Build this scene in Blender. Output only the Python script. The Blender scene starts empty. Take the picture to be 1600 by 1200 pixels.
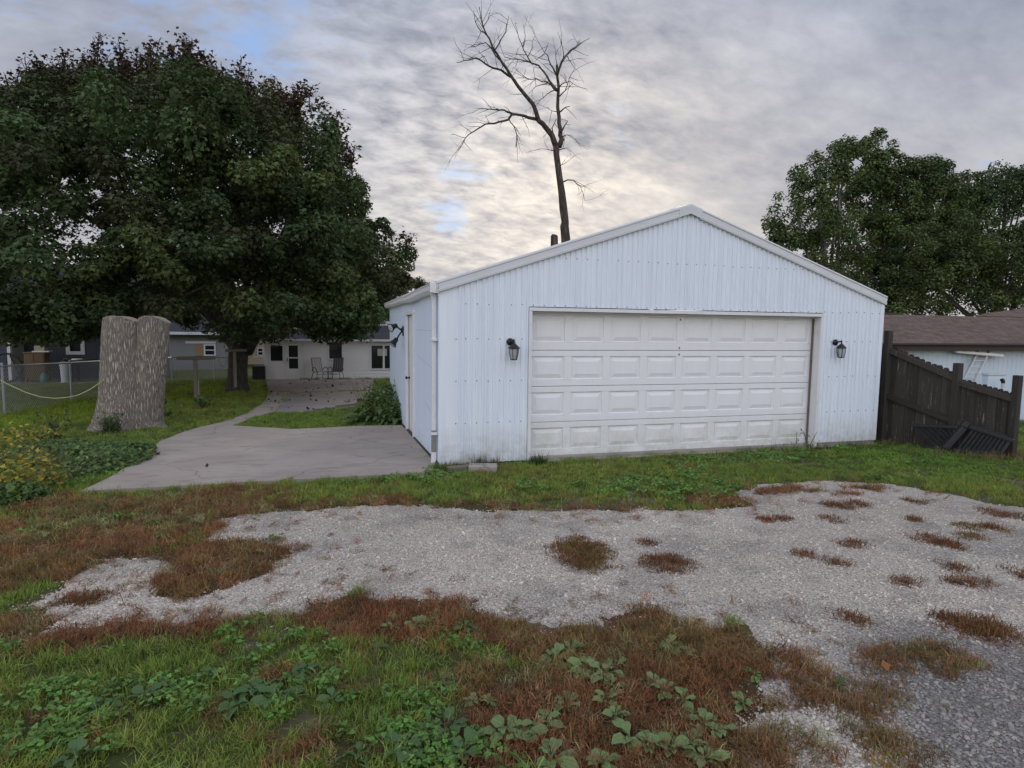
import bpy, math, random, colorsys
import numpy as np
from mathutils import Vector, Matrix, noise
random.seed(7); RNG = np.random.default_rng(7)
R = math.radians
scene = bpy.context.scene
COL = scene.collection

# ------------------------------------------------------------------ camera
CAM = np.array((-1.341, -8.166, 1.8918)); YAW, PITCH, ROLL, FPX = .2820, .0915, .0124, 959.6
fw = np.array((math.sin(YAW)*math.cos(PITCH), math.cos(YAW)*math.cos(PITCH), -math.sin(PITCH)))
r0 = np.array((math.cos(YAW), -math.sin(YAW), 0)); u0 = np.cross(r0, fw)
rt = math.cos(ROLL)*r0+math.sin(ROLL)*u0; up = -math.sin(ROLL)*r0+math.cos(ROLL)*u0
cd = bpy.data.cameras.new('camera'); cam = bpy.data.objects.new('camera', cd); COL.objects.link(cam)
cd.sensor_width = 36; cd.lens = FPX/1600*36; cd.clip_start = .05; cd.clip_end = 3000
M4 = Matrix(((rt[0], up[0], -fw[0], CAM[0]), (rt[1], up[1], -fw[1], CAM[1]), (rt[2], up[2], -fw[2], CAM[2]), (0, 0, 0, 1)))
cam.matrix_world = M4
scene.camera = cam

# ------------------------------------------------------------------ sky, sun, exposure
SUN_AZ, SUN_EL = R(22), R(14.5)          # azimuth from +Y towards +X: low behind the garage, behind cloud
SUN_DIR = Vector((math.sin(SUN_AZ)*math.cos(SUN_EL), math.cos(SUN_AZ)*math.cos(SUN_EL), math.sin(SUN_EL)))
scene.view_settings.view_transform = 'Standard'; scene.view_settings.look = 'None'
scene.view_settings.exposure = 0.48; scene.view_settings.gamma = 1.0; scene.view_settings.use_curve_mapping = False
world = bpy.data.worlds.new('World'); scene.world = world; world.use_nodes = True

class NT:
    """small helper for node trees"""
    def __init__(s, nt): s.t = nt; nt.nodes.clear()
    def n(s, typ, **kw):
        nd = s.t.nodes.new(typ)
        for k, v in kw.items():
            if k.startswith('_'): setattr(nd, k[1:], v)
            else:
                k2 = int(k[1:]) if k[0] == 'i' and k[1:].isdigit() else k.replace('__', ' ')
                if isinstance(v, bpy.types.NodeSocket): s.t.links.new(v, nd.inputs[k2])
                else: nd.inputs[k2].default_value = v
        return nd
    def math(s, op, a, b=0.0, c=0.0, clamp=False):
        return s.n('ShaderNodeMath', _operation=op, _use_clamp=clamp, i0=a, i1=b, i2=c).outputs[0]
    def mix(s, f, a, b, mode='MIX'):
        m = s.n('ShaderNodeMix', _data_type='RGBA', _blend_type=mode)
        for k, v in ((0, f), (6, a), (7, b)):
            if isinstance(v, bpy.types.NodeSocket): s.t.links.new(v, m.inputs[k])
            else: m.inputs[k].default_value = v if k == 0 or len(v) == 4 else (*v, 1)
        return m.outputs[2]
    def ramp(s, f, *st):
        r = s.n('ShaderNodeValToRGB', Fac=f); e = r.color_ramp.elements
        while len(e) < len(st): e.new(.5)
        for i, (p, c) in enumerate(st):
            e[i].position = p; e[i].color = (c, c, c, 1) if not isinstance(c, tuple) else (*c, 1)
        return r.outputs[0]
    def noise(s, vec, scale, detail=4, rough=.55, dist=0.0):
        return s.n('ShaderNodeTexNoise', Vector=vec, Scale=scale, Detail=detail, Roughness=rough, Distortion=dist).outputs[0]

def build_world():
    w = NT(world.node_tree)
    sky = w.n('ShaderNodeTexSky', _sky_type='NISHITA', _sun_disc=False, _sun_elevation=SUN_EL, _sun_rotation=SUN_AZ,
              _air_density=1.0, _dust_density=1.5, _ozone_density=1.5).outputs[0]
    tc = w.n('ShaderNodeTexCoord').outputs['Generated']
    sp = w.n('ShaderNodeSeparateXYZ', i0=tc)
    z = w.math('MAXIMUM', sp.outputs[2], 0.0)
    zz = w.math('ADD', z, .40)
    flat = w.n('ShaderNodeCombineXYZ', i0=w.math('DIVIDE', sp.outputs[0], zz), i1=w.math('DIVIDE', sp.outputs[1], zz)).outputs[0]
    st = w.n('ShaderNodeMapping', i0=flat, i1=(2.3, .4, 0), i2=(0, 0, R(38)), i3=(1.0, 1.3, 1)).outputs[0]
    big = w.noise(st, 1.10, 3, .5, .15)
    mid = w.noise(st, 4.2, 6, .58, .1)
    st2 = w.n('ShaderNodeMapping', i0=flat, i2=(0, 0, R(-38)), i3=(1.0, 1.8, 1)).outputs[0]
    rip = w.noise(st2, 13., 5, .6, .25)
    def toward(az, el, k):     # a broad lobe round a compass direction
        v_ = (math.sin(R(az))*math.cos(R(el)), math.cos(R(az))*math.cos(R(el)), math.sin(R(el)))
        return w.math('POWER', w.math('MAXIMUM', w.n('ShaderNodeVectorMath', _operation='DOT_PRODUCT', i0=tc, i1=v_).outputs['Value'], 0.0), k)
    bank = toward(24, 30, 26)        # the heavier grey bank high over the garage
    thin = toward(-6, 30, 30)        # thinner, whiter cloud over the maple
    ripple = w.math('ADD', w.math('MULTIPLY', toward(8, 14, 30), .14), .045)
    body = w.math('ADD', w.math('MULTIPLY', big, .50), w.math('ADD', w.math('MULTIPLY', mid, .42), w.math('MULTIPLY', w.math('SUBTRACT', rip, .5), w.math('MULTIPLY', ripple, 4.5))))
    body = w.math('ADD', body, w.math('SUBTRACT', w.math('MULTIPLY', thin, .06), w.math('MULTIPLY', bank, .07)))
    light = w.ramp(body, (.29, 0.0), (.60, 1.0))
    d = w.n('ShaderNodeVectorMath', _operation='DOT_PRODUCT', i0=tc, i1=tuple(SUN_DIR)).outputs['Value']
    dp = w.math('MAXIMUM', d, 0.0)
    glow = w.math('POWER', dp, 16); glow2 = w.math('POWER', dp, 60)
    low = w.ramp(z, (0.0, 1.0), (.10, .72), (.46, 0.0))
    back = w.math('ADD', w.math('MULTIPLY', d, -.5), .5)       # 0 at the sun, 1 opposite it
    dark = w.mix(low, (.150, .175, .245), (.32, .31, .335))
    lit = w.mix(low, (.325, .365, .46), (.54, .505, .465))
    cl = w.mix(light, dark, lit)
    cl = w.mix(w.math('MULTIPLY', glow, .55), cl, w.mix(light, (.10, .085, .06), (.36, .29, .18)), 'ADD')
    cl = w.mix(w.math('MULTIPLY', glow2, .45), cl, w.mix(light, (.05, .04, .025), (.60, .47, .28)), 'ADD')
    # clouds away from the sun are lit from the front: gently brighter all round
    cl = w.mix(1.0, cl, w.mix(w.ramp(back, (.10, 0.0), (.75, 1.0)), (1, 1, 1), BACK_LIT), 'MULTIPLY')
    # gaps of blue
    gapn = w.noise(w.n('ShaderNodeMapping', i0=st, i1=(3.1, 1.7, 0)).outputs[0], 5.0, 5, .6, .3)
    holes = w.math('ADD', w.math('MULTIPLY', toward(GAP1[0], GAP1[1], 700), .22), w.math('MULTIPLY', toward(GAP2[0], GAP2[1], 60), .20))
    gap = w.ramp(w.math('ADD', w.math('ADD', w.math('MULTIPLY', gapn, .7), w.math('MULTIPLY', rip, .3)), holes), (.62, 0.0), (.78, .85))
    blue = w.mix(.85, w.mix(1.0, sky, (.4, .6, .9), 'MULTIPLY'), (2.3, 3.5, 6.0))
    cl10 = w.mix(1.0, cl, (10, 10, 10), 'MULTIPLY')
    out = w.mix(gap, cl10, blue)
    bg = w.n('ShaderNodeBackground', Color=out, Strength=.1)
    w.t.links.new(bg.outputs[0], w.n('ShaderNodeOutputWorld').inputs[0])
BACK_LIT = (3.05, 2.85, 2.60); GAP1 = (10.5, 11.5); GAP2 = (-10, 27)
build_world()
sd = bpy.data.lights.new('sun', 'SUN'); sd.energy = .8; sd.angle = R(20); sd.color = (1, .86, .68)
sun = bpy.data.objects.new('sun', sd); COL.objects.link(sun)
sun.rotation_euler = (-SUN_DIR).to_track_quat('-Z', 'Y').to_euler()

# ------------------------------------------------------------------ measuring: photograph pixel -> place on the ground or on a plane
def ray(u, v): return fw+(u-800)/FPX*rt+(600-v)/FPX*up
def G(u, v):
    d = ray(u, v); t = -(CAM[2]+.036*CAM[1])/(d[2]+.036*d[1]); return CAM+t*d
def PY(u, v, Y):
    d = ray(u, v); return CAM+(Y-CAM[1])/d[1]*d
def PX(u, v, X):
    d = ray(u, v); return CAM+(X-CAM[0])/d[0]*d
def PP(u, v, p, nrm):
    d = ray(u, v); nrm = np.array(nrm, float); return CAM+np.dot(np.array(p)-CAM, nrm)/np.dot(d, nrm)*d
def pix(P):
    d = np.asarray(P)-CAM; zc = d@fw; zc = np.where(np.abs(zc) < 1e-4, 1e-4, zc)
    return 800+FPX*(d@rt)/zc, 600-FPX*(d@up)/zc, zc

# ------------------------------------------------------------------ noise and masks on the ground plane
def vnoise(x, y, seed=0):
    x = np.asarray(x, float); y = np.asarray(y, float)
    xi = np.floor(x).astype(np.int64); yi = np.floor(y).astype(np.int64); fx = x-xi; fy = y-yi
    fx = fx*fx*(3-2*fx); fy = fy*fy*(3-2*fy)
    def h(a, b):
        n = (a*374761393+b*668265263+seed*1442695041) & 0x7fffffff
        n = ((n ^ (n >> 13))*1274126177) & 0x7fffffff
        return ((n ^ (n >> 16)) & 0xffff)/65535.
    return (h(xi, yi)*(1-fx)+h(xi+1, yi)*fx)*(1-fy)+(h(xi, yi+1)*(1-fx)+h(xi+1, yi+1)*fx)*fy
def fbm(x, y, sc, seed=0, o=4):
    s = 0; a = .5; t = 0
    for k in range(o): s = s+a*vnoise(np.asarray(x)*sc, np.asarray(y)*sc, seed+k*17); t += a; a *= .55; sc *= 2.03
    return s/t
def sstep(x, a, b):
    t = np.clip((np.asarray(x, float)-a)/(b-a), 0, 1); return t*t*(3-2*t)
def GP(pts): return np.array([G(*p)[:2] for p in pts])
def psd(x, y, poly):
    """signed distance to a polygon, positive inside"""
    x = np.asarray(x, float); y = np.asarray(y, float); d = np.full(x.shape, 1e9); ins = np.zeros(x.shape, bool)
    n = len(poly)
    for i in range(n):
        ax, ay = poly[i]; bx, by = poly[(i+1) % n]; ex, ey = bx-ax, by-ay
        t = np.clip(((x-ax)*ex+(y-ay)*ey)/(ex*ex+ey*ey+1e-12), 0, 1)
        d = np.minimum(d, np.hypot(x-ax-t*ex, y-ay-t*ey))
        if ay != by:
            c = ((ay > y) != (by > y)) & (x < (bx-ax)*(y-ay)/(by-ay)+ax); ins ^= c
    return np.where(ins, d, -d)
def ell(u, v, ru, rv):
    c = G(u, v); sx = G(u+ru, v)-G(u-ru, v); sy = G(u, v-rv)-G(u, v+rv)
    return c[:2], max(np.hypot(*sx[:2])/2, .03), max(np.hypot(*sy[:2])/2, .03), math.atan2(sx[1], sx[0])
def esd(x, y, e):
    (c, rx, ry, a) = e; dx = x-c[0]; dy = y-c[1]
    p = dx*math.cos(a)+dy*math.sin(a); q = -dx*math.sin(a)+dy*math.cos(a)
    return np.hypot(p/rx, q/ry)

def terrain(x, y):
    x = np.asarray(x, float); y = np.asarray(y, float)
    yc = np.where(y < -9, -9+(y+9)*.2, np.where(y > 34, 34+(y-34)*.05, y))
    z = -.036*yc
    z = z-.85*sstep(x, 8.7, 12.5)*sstep(y, -3.5, 1.5)
    near = np.exp(-((x+1)**2+(y+3)**2)/400.)
    return z+near*(.035*(fbm(x, y, .5, 3, 3)-.5)+.012*(fbm(x, y, 2.2, 9, 2)-.5))
def TZ(x, y): return float(terrain(x, y))

GRAVEL = GP([(318, 834), (345, 808), (420, 799), (520, 792), (600, 789), (700, 790), (760, 797), (850, 798), (1000, 797), (1100, 795), (1165, 790), (1150, 770),
  (1190, 756), (1300, 750), (1400, 756), (1480, 772), (1560, 788), (1640, 798), (1850, 830), (2300, 900), (2300, 1300), (1800, 1500), (1130, 1320), (1150, 1200), (1175, 1130), (1190, 1095), (1212, 1052),
  (1195, 1015), (1160, 985), (1110, 980), (1050, 975), (1035, 955), (1000, 950), (950, 965), (960, 985), (860, 980), (830, 965), (760, 965), (690, 945), (600, 940),
  (560, 930), (530, 940), (480, 962), (420, 960), (290, 972), (200, 975), (80, 985), (42, 940), (110, 897), (165, 870), (245, 866), (278, 890), (262, 922), (300, 932), (400, 896),
  (450, 862), (400, 847), (320, 842)])
APRON = GP([(125, 772), (400, 757), (560, 748), (672, 741), (679, 729), (634, 667), (560, 668), (455, 673), (362, 667), (345, 662), (300, 673), (250, 692), (215, 722), (165, 753)])
PATH = GP([(362, 667), (345, 662), (385, 648), (412, 630), (420, 614), (455, 614), (430, 645), (400, 652)])
SLABN = GP([(430, 645), (455, 614), (581, 612), (577, 631), (555, 637), (480, 645)])
SLABF = GP([(420, 613.6), (416, 594), (584, 594), (581, 611.6)])
GARAGE = np.array([(0, .02), (7.41, .02), (7.41, 7.6), (0, 7.6)])
# grass and weed clumps standing in the gravel: pixel centre, radii, olive share
CLUMPS = [(910, 868, 48, 27, .45), (1042, 884, 40, 15, .05), (135, 938, 46, 11, .25), (1010, 850, 14, 4, .1), (1335, 853, 26, 6, .1), (1255, 870, 18, 6, .1), (1312, 882, 20, 6, .2),
  (1463, 848, 28, 11, .05), (1510, 841, 22, 5, .4), (1515, 827, 18, 6, .7), (1552, 828, 15, 6, .2), (1497, 890, 18, 7, .1), (1518, 913, 42, 7, .05), (1420, 913, 26, 6, .1), (1328, 970, 22, 9, .1),
  (1222, 813, 11, 4, 0), (1197, 814, 9, 3, 0), (1300, 813, 14, 5, 0), (1312, 794, 24, 6, 0), (1338, 791, 18, 5, 0), (1430, 787, 11, 5, .1), (1553, 806, 18, 6, 0), (1596, 900, 20, 9, 0),
  (1540, 990, 48, 22, .15), (1485, 970, 18, 6, 0), (1596, 812, 16, 5, .3), (1425, 815, 12, 4, .3)]
# broad mats at the lower right, part of the gravel's dead grass cover
MATS = [(1290, 1045, 70, 26, .1), (1380, 1045, 60, 30, .2), (1450, 1035, 80, 25, .65), (1320, 1085, 95, 44, .5), (1400, 1185, 62, 40, .75), (1240, 1180, 75, 28, .55), (1160, 1190, 60, 40, .45), (1225, 1030, 30, 16, 0),
  (1200, 770, 36, 5, .3), (1260, 768, 40, 5, .4), (1345, 765, 30, 5, .5), (1320, 775, 30, 4, 0), (330, 900, 70, 26, .3), (60, 905, 60, 20, .3)]
CL_E = [ell(*c[:4])+(c[4],) for c in CLUMPS]; MT_E = [ell(*c[:4])+(c[4],) for c in MATS]
RUST = [ell(*c[:4])+(c[4],) for c in [(620, 962, 190, 38, 1), (1000, 1000, 210, 70, 1.1), (880, 1095, 150, 60, .95), (1090, 1120, 150, 95, 1.15), (1000, 1190, 230, 60, .8), (760, 1050, 90, 40, .45), (430, 1062, 90, 25, .55),
  (590, 1160, 150, 40, .5), (240, 972, 170, 16, .9), (60, 985, 90, 26, .9), (150, 835, 210, 38, .85), (60, 890, 100, 40, .85), (350, 875, 110, 45, 1.0), (300, 792, 240, 24, .85), (560, 790, 180, 12, .6),
  (1120, 784, 60, 9, .8), (800, 796, 200, 7, .5), (320, 1130, 90, 22, .4), (1000, 1260, 300, 70, .6), (900, 1140, 100, 40, .7), (40, 740, 70, 30, .45), (1560, 712, 60, 10, .5)]]

def cover(x, y):
    """what grows where: gravel 0..1, concrete signed distance, rust 0..1"""
    wob = .24*(fbm(x, y, 3.1, 21, 4)-.5)+.16*(fbm(x, y, 11, 5, 3)-.5)
    g = psd(x, y, GRAVEL)+wob
    con = np.maximum.reduce([psd(x, y, APRON), psd(x, y, PATH), psd(x, y, SLABN), psd(x, y, SLABF)])
    n = fbm(x, y, 2.6, 40, 4)-.5
    r = np.zeros(np.shape(x))
    for e in RUST: r = np.maximum(r, e[4]*(1.25-.75*esd(x, y, e[:4])))
    r = np.clip(r, 0, 1.1)+n*.9
    mat = np.full(np.shape(x), -9.); mo = np.zeros(np.shape(x))
    for e in MT_E:
        s = 1.-esd(x, y, e[:4])+n*1.1
        mo = np.where(s > mat, e[4], mo); mat = np.maximum(mat, s)
    return g, con, np.clip(r, 0, 1), mat, mo

# ------------------------------------------------------------------ object helpers
WL = {}
def setp(o, label=None, cat=None, group=None, kind=None):
    if label: o['label'] = label
    if cat: o['category'] = cat
    if group: o['group'] = group
    if kind: o['kind'] = kind
    return o
def thing(name, label, cat, loc=(0, 0, 0), group=None):
    o = bpy.data.objects.new(name, None); COL.objects.link(o); o.location = loc; o.empty_display_size = .2
    WL[o.name] = np.array(loc, float); return setp(o, label, cat, group)
def link(o, parent=None, origin=(0, 0, 0)):
    COL.objects.link(o)
    if parent is not None: o.parent = parent; WL[o.name] = WL[parent.name]
    else: o.location = origin; WL[o.name] = np.array(origin, float)
    return o
def children(o): return [c for c in KIDS.get(o.name, [])]
def copy_tree(o, parent=None):
    c = o.copy(); COL.objects.link(c); c.parent = parent
    for ch in list(o.children): copy_tree(ch, c)
    return c
class MB:
    def __init__(s): s.v = []; s.f = []
    def add(s, vs, fs):
        b = len(s.v); s.v += [tuple(map(float, p)) for p in vs]; s.f += [tuple(b+i for i in f) for f in fs]; return s
    def box(s, a, b, M=None, ch=0):
        (x0, y0, z0), (x1, y1, z1) = a, b
        x0, x1 = sorted((x0, x1)); y0, y1 = sorted((y0, y1)); z0, z1 = sorted((z0, z1))
        if ch:
            P = []; c = ch
            for sx in (0, 1):
                for sy in (0, 1):
                    for sz in (0, 1):
                        X = (x0, x1)[sx]; Y = (y0, y1)[sy]; Z = (z0, z1)[sz]; dx = c*(1-2*sx); dy = c*(1-2*sy); dz = c*(1-2*sz)
                        P += [(X, Y+dy, Z+dz), (X+dx, Y, Z+dz), (X+dx, Y+dy, Z)]
            I = lambda sx, sy, sz, k: (sx*4+sy*2+sz)*3+k
            F = []
            for k in range(2):
                q = [(k, 0, 0), (k, 1, 0), (k, 1, 1), (k, 0, 1)]; F.append([I(*t, 0) for t in (q if k else q[::-1])])
                q = [(0, k, 0), (1, k, 0), (1, k, 1), (0, k, 1)]; F.append([I(*t, 1) for t in (q[::-1] if k else q)])
                q = [(0, 0, k), (1, 0, k), (1, 1, k), (0, 1, k)]; F.append([I(*t, 2) for t in (q if k else q[::-1])])
            for a_ in (0, 1):
                for b_ in (0, 1):
                    F.append([I(a_, b_, 0, 0), I(a_, b_, 1, 0), I(a_, b_, 1, 1), I(a_, b_, 0, 1)])
                    F.append([I(a_, 0, b_, 0), I(a_, 1, b_, 0), I(a_, 1, b_, 2), I(a_, 0, b_, 2)])
                    F.append([I(0, a_, b_, 1), I(1, a_, b_, 1), I(1, a_, b_, 2), I(0, a_, b_, 2)])
                    for c_ in (0, 1): F.append([I(a_, b_, c_, 0), I(a_, b_, c_, 1), I(a_, b_, c_, 2)])
        else:
            P = [(x0, y0, z0), (x1, y0, z0), (x1, y1, z0), (x0, y1, z0), (x0, y0, z1), (x1, y0, z1), (x1, y1, z1), (x0, y1, z1)]
            F = [(3, 2, 1, 0), (4, 5, 6, 7), (0, 1, 5, 4), (1, 2, 6, 5), (2, 3, 7, 6), (3, 0, 4, 7)]
        if M is not None: P = [tuple(M @ Vector(p)) for p in P]
        return s.add(P, F)
    def bar(s, p, q, w, d, upv=(0, 0, 1), ch=0):
        """box beam from p to q, width w across, d along upv"""
        p = Vector(p); q = Vector(q); a = (q-p); L = a.length; a.normalize(); u = Vector(upv)
        if abs(a.dot(u)) > .98: u = Vector((0, 1, 0))
        c = a.cross(u).normalized(); u = c.cross(a).normalized()
        M = Matrix(((a.x, c.x, u.x, p.x), (a.y, c.y, u.y, p.y), (a.z, c.z, u.z, p.z), (0, 0, 0, 1)))
        return s.box((0, -w/2, -d/2), (L, w/2, d/2), M, ch)
    def tube(s, pts, rad, n=8, cap=True):
        pts = [Vector(p) for p in pts]; m = len(pts)
        if not hasattr(rad, '__len__'): rad = [rad]*m
        V = []; F = []; prev = None
        for i, p in enumerate(pts):
            t = (pts[min(i+1, m-1)]-pts[max(i-1, 0)]); t = t.normalized() if t.length > 1e-9 else Vector((0, 0, 1))
            if prev is None:
                x = t.orthogonal().normalized()
            else:
                x = prev-t*prev.dot(t); x = x.normalized() if x.length > 1e-6 else t.orthogonal().normalized()
            prev = x; y = t.cross(x)
            for k in range(n):
                a = 2*math.pi*k/n; V.append(p+(x*math.cos(a)+y*math.sin(a))*rad[i])
        for i in range(m-1):
            for k in range(n): F.append((i*n+k, i*n+(k+1) % n, (i+1)*n+(k+1) % n, (i+1)*n+k))
        if cap: F.append(tuple(range(n))[::-1]); F.append(tuple((m-1)*n+k for k in range(n)))
        return s.add(V, F)
    def lathe(s, c, prof, n=16, axis=None, cap=True):
        c = Vector(c); ax = Vector(axis or (0, 0, 1)).normalized(); x = ax.orthogonal().normalized(); y = ax.cross(x)
        V = []; F = []
        for (r, h) in prof:
            for k in range(n):
                a = 2*math.pi*k/n; V.append(c+ax*h+(x*math.cos(a)+y*math.sin(a))*r)
        for i in range(len(prof)-1):
            for k in range(n): F.append((i*n+k, i*n+(k+1) % n, (i+1)*n+(k+1) % n, (i+1)*n+k))
        if cap: F.append(tuple(range(n))[::-1]); F.append(tuple((len(prof)-1)*n+k for k in range(n)))
        return s.add(V, F)
    def prism(s, poly, vec):
        n = len(poly); v = Vector(vec); a = [Vector(p) for p in poly]
        s.add([*a, *[p+v for p in a]], [tuple(range(n))[::-1], tuple(range(n, 2*n))]+[(i, (i+1) % n, n+(i+1) % n, n+i) for i in range(n)])
        return s
    def build(s, name, mat, parent=None, label=None, cat=None, group=None, kind=None, origin=None, smooth=False):
        if parent is not None: off = WL[parent.name]
        elif origin is not None: off = np.array(origin, float)
        else:
            A = np.array(s.v); off = np.array((*(A.min(0)+A.max(0))[:2]/2, A[:, 2].min()))
        me = bpy.data.meshes.new(name); me.from_pydata([tuple(np.array(p)-off) for p in s.v], [], s.f)
        me.materials.append(mat)
        if smooth:
            me.polygons.foreach_set('use_smooth', [True]*len(me.polygons))
        me.update()
        o = bpy.data.objects.new(name, me); link(o, parent, off)
        return setp(o, label, cat, group, kind)
def fixn(o):
    import bmesh
    bm = bmesh.new(); bm.from_mesh(o.data); bmesh.ops.recalc_face_normals(bm, faces=bm.faces); bm.to_mesh(o.data); bm.free(); return o
def mesh_np(name, V, F, mat, cols=None, parent=None, origin=(0, 0, 0), smooth=False, **kw):
    """V (n,3), F (m,k) array, cols (n,3) per vertex -> attribute tint"""
    off = WL[parent.name] if parent is not None else np.array(origin, float)
    V = np.asarray(V, np.float32)-off.astype(np.float32); F = np.asarray(F, np.int32); m, k = F.shape
    me = bpy.data.meshes.new(name); me.vertices.add(len(V)); me.vertices.foreach_set('co', V.ravel())
    me.loops.add(m*k); me.loops.foreach_set('vertex_index', F.ravel())
    me.polygons.add(m); me.polygons.foreach_set('loop_start', np.arange(0, m*k, k, dtype=np.int32))
    if smooth: me.polygons.foreach_set('use_smooth', np.ones(m, bool))
    if cols is not None:
        a = me.attributes.new('tint', 'FLOAT_COLOR', 'POINT')
        a.data.foreach_set('color', np.concatenate([cols, np.ones((len(cols), 1))], 1).astype(np.float32).ravel())
    me.update(); me.validate()
    me.materials.append(mat)
    o = bpy.data.objects.new(name, me); link(o, parent, off); return setp(o, **kw)

# ------------------------------------------------------------------ materials
def mat(name, fn):
    m = bpy.data.materials.new(name); m.use_nodes = True; t = NT(m.node_tree)
    b = t.n('ShaderNodeBsdfPrincipled'); o = t.n('ShaderNodeOutputMaterial'); t.t.links.new(b.outputs[0], o.inputs[0])
    t.b = b; t.o = o; t.P = t.n('ShaderNodeTexCoord').outputs['Object']; t.W = t.n('ShaderNodeNewGeometry').outputs['Position']
    def put(k, v):
        if isinstance(v, bpy.types.NodeSocket): t.t.links.new(v, b.inputs[k])
        else: b.inputs[k].default_value = (*v, 1) if isinstance(v, tuple) and len(v) == 3 else v
    t.put = put
    def bump(h, strength=.5, dist=.01):
        t.t.links.new(t.n('ShaderNodeBump', Strength=strength, Distance=dist, Height=h).outputs[0], b.inputs['Normal'])
    t.bump = bump
    fn(t); return m
def plain(name, c, rough=.6, metal=0., var=.12, sc=6., spec=.4, bump=0.):
    def f(t):
        n = t.noise(t.P, sc, 5, .6)
        t.put('Base Color', t.mix(n, tuple(x*(1-var) for x in c), tuple(min(1, x*(1+var)) for x in c)))
        t.put('Roughness', rough); t.put('Metallic', metal); t.put('Specular IOR Level', spec)
        if bump: t.bump(t.noise(t.P, sc*6, 4), bump, .01)
    return mat(name, f)
def scaled(t, vec, s): return t.n('ShaderNodeMapping', i0=vec, i3=s).outputs[0]

def m_siding(t):      # white corrugated steel: slightly blue, streaked, grimy near the ground
    st = t.noise(scaled(t, t.P, (9, 9, .35)), 1.6, 5, .65)
    c = t.mix(t.ramp(st, (.38, 0.), (.72, 1.)), (.68, .755, .85), (.78, .845, .92))
    sp = t.n('ShaderNodeSeparateXYZ', i0=t.W).outputs[2]
    low = t.math('MULTIPLY', t.ramp(sp, (0.0, 1.0), (.55, 0.0)), t.ramp(t.noise(t.W, 5, 6, .7), (.33, 0.), (.62, 1.)))
    c = t.mix(t.math('MULTIPLY', low, .75), c, (.33, .32, .25))
    dr = t.ramp(t.noise(scaled(t, t.P, (30, 30, .6)), 1.5, 4, .6), (.60, 0.), (.72, 1.))
    c = t.mix(t.math('MULTIPLY', dr, .16), c, (.42, .42, .42))
    t.put('Base Color', c); t.put('Roughness', .5); t.put('Specular IOR Level', .35)
def m_sidewall(t):
    st = t.noise(scaled(t, t.P, (1.2, 1.2, .5)), 2.2, 5, .6)
    c = t.mix(st, (.58, .69, .84), (.66, .76, .89))
    sp = t.n('ShaderNodeSeparateXYZ', i0=t.W).outputs[2]
    low = t.math('MULTIPLY', t.ramp(sp, (0.0, 1.0), (.3, 0.0)), t.ramp(t.noise(t.W, 6, 6, .7), (.4, 0.), (.7, 1.)))
    c = t.mix(t.math('MULTIPLY', low, .4), c, (.33, .33, .30))
    t.put('Base Color', c); t.put('Roughness', .55); t.bump(t.noise(scaled(t, t.P, (1, 3, 1)), 3.), .12, .02)
def m_door(t):
    st = t.noise(scaled(t, t.P, (3, 3, .8)), 2.5, 5, .65)
    c = t.mix(st, (.70, .725, .765), (.79, .81, .84))
    sp = t.n('ShaderNodeSeparateXYZ', i0=t.W)
    low = t.math('MULTIPLY', t.ramp(sp.outputs[2], (0.0, 1.0), (.62, 0.0)), t.ramp(t.noise(t.W, 3.2, 7, .72), (.36, 0.), (.66, 1.)))
    c = t.mix(t.math('MULTIPLY', low, .7), c, (.30, .32, .20))
    left = t.math('MULTIPLY', t.ramp(sp.outputs[2], (.1, 1.0), (1.0, 0.0)), t.ramp(sp.outputs[0], (.24, .5), (.5, 0.)))
    c = t.mix(t.math('MULTIPLY', left, t.noise(t.W, 7, 5, .7)), c, (.45, .45, .36))
    t.put('Base Color', c); t.put('Roughness', .42)
    t.bump(t.noise(scaled(t, t.P, (4, 4, 60)), 3., 3), .06, .004)
def m_trim(t):
    c = t.mix(t.noise(scaled(t, t.P, (2, 2, 2)), 2.4, 5, .6), (.60, .62, .65), (.74, .755, .78))
    c = t.mix(t.math('MULTIPLY', t.ramp(t.noise(t.P, 9, 6, .7), (.55, 0.), (.75, 1.)), .4), c, (.42, .41, .38))
    t.put('Base Color', c); t.put('Roughness', .45)
def m_rooftrim(t):
    c = t.mix(t.noise(scaled(t, t.P, (1, 1, 4)), 2.0, 5, .6), (.52, .55, .585), (.64, .67, .705))
    t.put('Base Color', c); t.put('Roughness', .5)
SIDING = mat('white_corrugated_steel', m_siding); SIDEWALL = mat('pale_blue_white_board', m_sidewall); DOORP = mat('door_paint', m_door)
TRIM = mat('white_trim', m_trim); ROOFTRIM = mat('grey_roof_trim', m_rooftrim)
BLACK = plain('black_metal', (.012, .012, .013), .38, .0, .3, 20)
SCREW = plain('screw_head', (.05, .045, .05), .6)
DARK = plain('dark_gap', (.02, .019, .018), .9)
def m_lampglass(t):
    t.put('Base Color', (.62, .64, .66)); t.put('Roughness', .25); t.put('Transmission Weight', .55); t.put('IOR', 1.2)
LAMPGLASS = mat('frosted_glass', m_lampglass)
def m_pane(t):
    t.put('Base Color', (.015, .018, .022)); t.put('Roughness', .06); t.put('Specular IOR Level', .6)
PANE = mat('window_glass', m_pane)
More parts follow.
